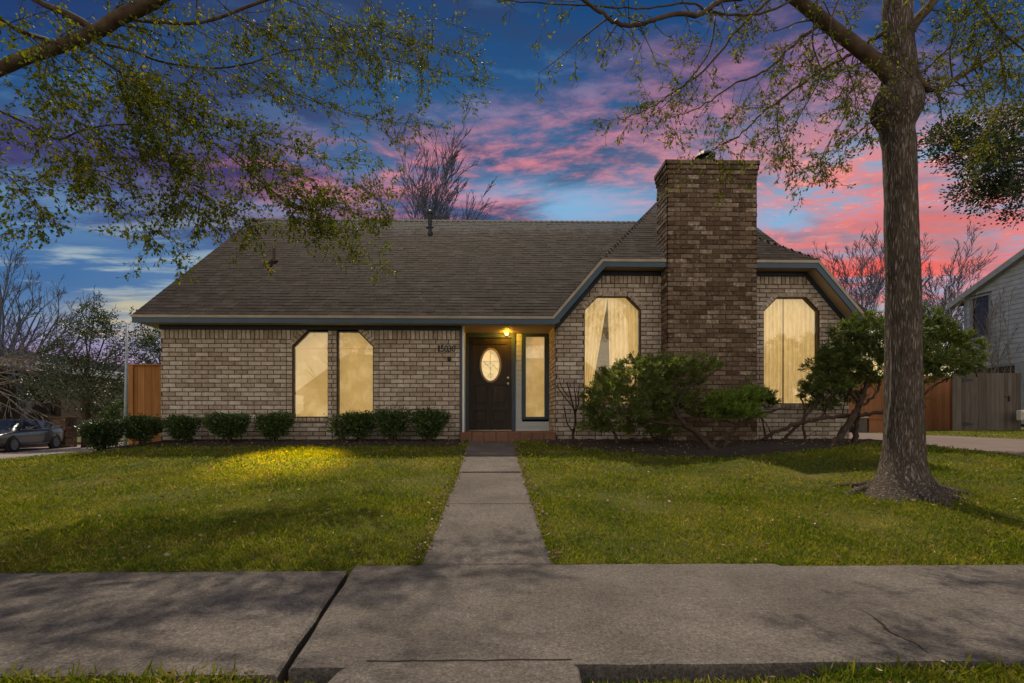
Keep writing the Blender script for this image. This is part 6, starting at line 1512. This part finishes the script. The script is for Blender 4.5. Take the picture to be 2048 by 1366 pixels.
# house across the side street (left)
M['stucco'] = mat('tan_stucco', [(0,(.15,.115,.08)),(1,(.21,.165,.115))], 2, 5, .9, .3, 30)
M['stucco_dark'] = mat('dark_panel', [(0,(.030,.022,.016)),(1,(.05,.037,.027))], 2, 5, .9, .3, 30)
lh = thing('neighbour_house', 'dim tan house with dark posts beyond the parked car', 'house', (-33, 36, -.2))
XL = -29.0; zl0, zl1 = -.4, 4.1
mb = MB(); mb.prism([(24, zl0), (48, zl0), (48, zl1), (24, zl1)], 0, XL-9, XL); obj('wall', mb, M['stucco'], lh)
mb = MB(); mb.prism([(23.2, zl1-.1), (48.8, zl1-.1), (48.8, zl1+.12), (44, zl1+1.5), (28, zl1+1.5), (23.2, zl1+.12)], 0, XL-6.5, XL-2.5)
mb.add([(XL+.7, 23.2, zl1-.05), (XL+.7, 48.8, zl1-.05), (XL-4.5, 44, zl1+1.5), (XL-4.5, 28, zl1+1.5), (XL-9.7, 23.2, zl1-.05), (XL-9.7, 48.8, zl1-.05)], [(0,1,2,3),(4,3,2,5),(0,3,4),(1,5,2)])
M['lh_roof'] = mat('grey_roof', [(0,(.09,.095,.11)),(1,(.15,.16,.18))], 4, 5, .9, .4, 40)
obj('roof', mb, M['lh_roof'], lh)
mb = MB(); mb.prism([(23.2, zl1-.28), (48.8, zl1-.28), (48.8, zl1-.05), (23.2, zl1-.05)], 0, XL+.62, XL+.70); obj('fascia', mb, M['stucco_dark'], lh)
def yfrom(u): a = (u-987)/1000*1.0; return XL/a
for u0, u1, dep in ((47,53,.45),(97,104,.45),(115,124,.45),(178,184,.3)):
    mb = MB(); ya_, yb_ = sorted((yfrom(u0), yfrom(u1))); mb.box(XL+.05, XL+dep, ya_, yb_, zl0, zl1-.3); obj('post', mb, M['stucco_dark'], lh)
mb = MB(); ya_, yb_ = yfrom(0), yfrom(47); mb.box(XL+.005, XL+.04, ya_, yb_, zl0, zl1-.35); obj('dark_panel', mb, M['stucco_dark'], lh)
mb = MB(); ya_, yb_ = yfrom(57), yfrom(66); mb.box(XL+.005, XL+.06, ya_, yb_, .0, 2.0); obj('door', mb, M['black'], lh)
mb = MB(); ya_, yb_ = yfrom(68), yfrom(97); mb.box(XL+.005, XL+.04, ya_, yb_, zl0, zl1-.35); obj('dark_panel', mb, M['stucco_dark'], lh)
mb = MB(); ya_, yb_ = yfrom(190), yfrom(206); mb.box(XL+.005, XL+.05, ya_, yb_, .5, 1.9); obj('window', mb, M['dark_glass'], lh)
# dim background houses behind to close the horizon
for (nm, lab, u0, u1, v0, Y, m_) in (('distant_house', 'distant dim brick house low between the leafy tree and the fence panel', 178, 262, 790, 52, 'brick_dark'), ('distant_house', 'distant house glimpsed low between the gable and the juniper on the right', 1650, 1790, 775, 44, 'stucco')):
    a_, b_ = P(u0, v0, Y), P(u1, v0, Y); dh = thing(nm, lab, 'house', ((a_.x+b_.x)/2, Y, 0)); mb = MB(); mb.box(a_.x, b_.x, Y, Y+8, -.5, a_.z); obj('wall', mb, M[m_], dh)
    mb = MB(); mb.add([(a_.x-.5, Y-.6, a_.z-.1), (b_.x+.5, Y-.6, a_.z-.1), (b_.x-1.5, Y+4, a_.z+2.0), (a_.x+1.5, Y+4, a_.z+2.0), (a_.x-.5, Y+8.6, a_.z-.1), (b_.x+.5, Y+8.6, a_.z-.1)], [(0,1,2,3),(3,2,5,4),(0,3,4),(1,5,2),(0,4,5,1)]); obj('roof', mb, M['n_roof'], dh)
    mb = MB(); mb.box(lerp(a_.x, b_.x, .35), lerp(a_.x, b_.x, .6), Y-.02, Y+.05, .8, 2.0); obj('window', mb, M['dark_glass'], dh)
# house and tree over the road, seen only as reflections in the windows
oh = thing('opposite_house', 'pale brick house over the road, reflected in the lit windows', 'house', (-3, -17, -.1))
mb = MB(); mb.box(-14, 9, -25, -17, -.3, 2.9); obj('wall', mb, M['brick'], oh)
mb = MB(); mb.add([(-14.6,-16.4,2.8),(9.6,-16.4,2.8),(7,-21,6.3),(-12,-21,6.3),(-14.6,-25.6,2.8),(9.6,-25.6,2.8)], [(3,2,1,0),(4,5,2,3),(0,4,3),(5,1,2),(0,1,5,4)]); obj('roof', mb, M['shingle'], oh)
mb = MB()
for k in range(4): mb.bev(-8.5, -3.6, -16.97, -16.9, .05+k*.58, .60+k*.58, .02)
obj('garage_door', mb, M['cream'], oh)
mb = MB(); mb.box(1.5, 3.4, -16.98, -16.92, .9, 2.2); f_ = obj('window', mb, M['cream'], oh); mb = MB(); mb.box(1.6, 3.3, -16.915, -16.91, 1.0, 2.1); obj('pane', mb, M['dark_glass'], f_)
bare('bare_tree', 'bare tree over the road, reflected in the left windows', (-9.5, -13, -.2), 8.0, .6, 91, 7, .16, lvl=2, m=M['branch'])
# far-off dark treeline
tw = NPB(); rr = np.random.default_rng(5)
for sg, x0, x1, Yt, hh_ in ((-1, -110, -40, 85, 4.0), (1, 34, 120, 80, 4.0)):
    m = 9000; x = rr.uniform(x0, x1, m); h = hh_*(.55+.25*np.sin(x*.35)+.2*np.sin(x*.9+2)); z = rr.random(m)**.8*h-.3; y = Yt+rr.uniform(-2.5, 2.5, m); d = rr.normal(size=(m, 3)); tw.leaves(np.stack([x, y, z], 1), d, rr.uniform(.5, .9, m), W=.8, rng=rr)
struct(tw.build('treeline', M['leaf_dark']), 'stuff', 'far off dark line of trees on the horizon', 'trees')
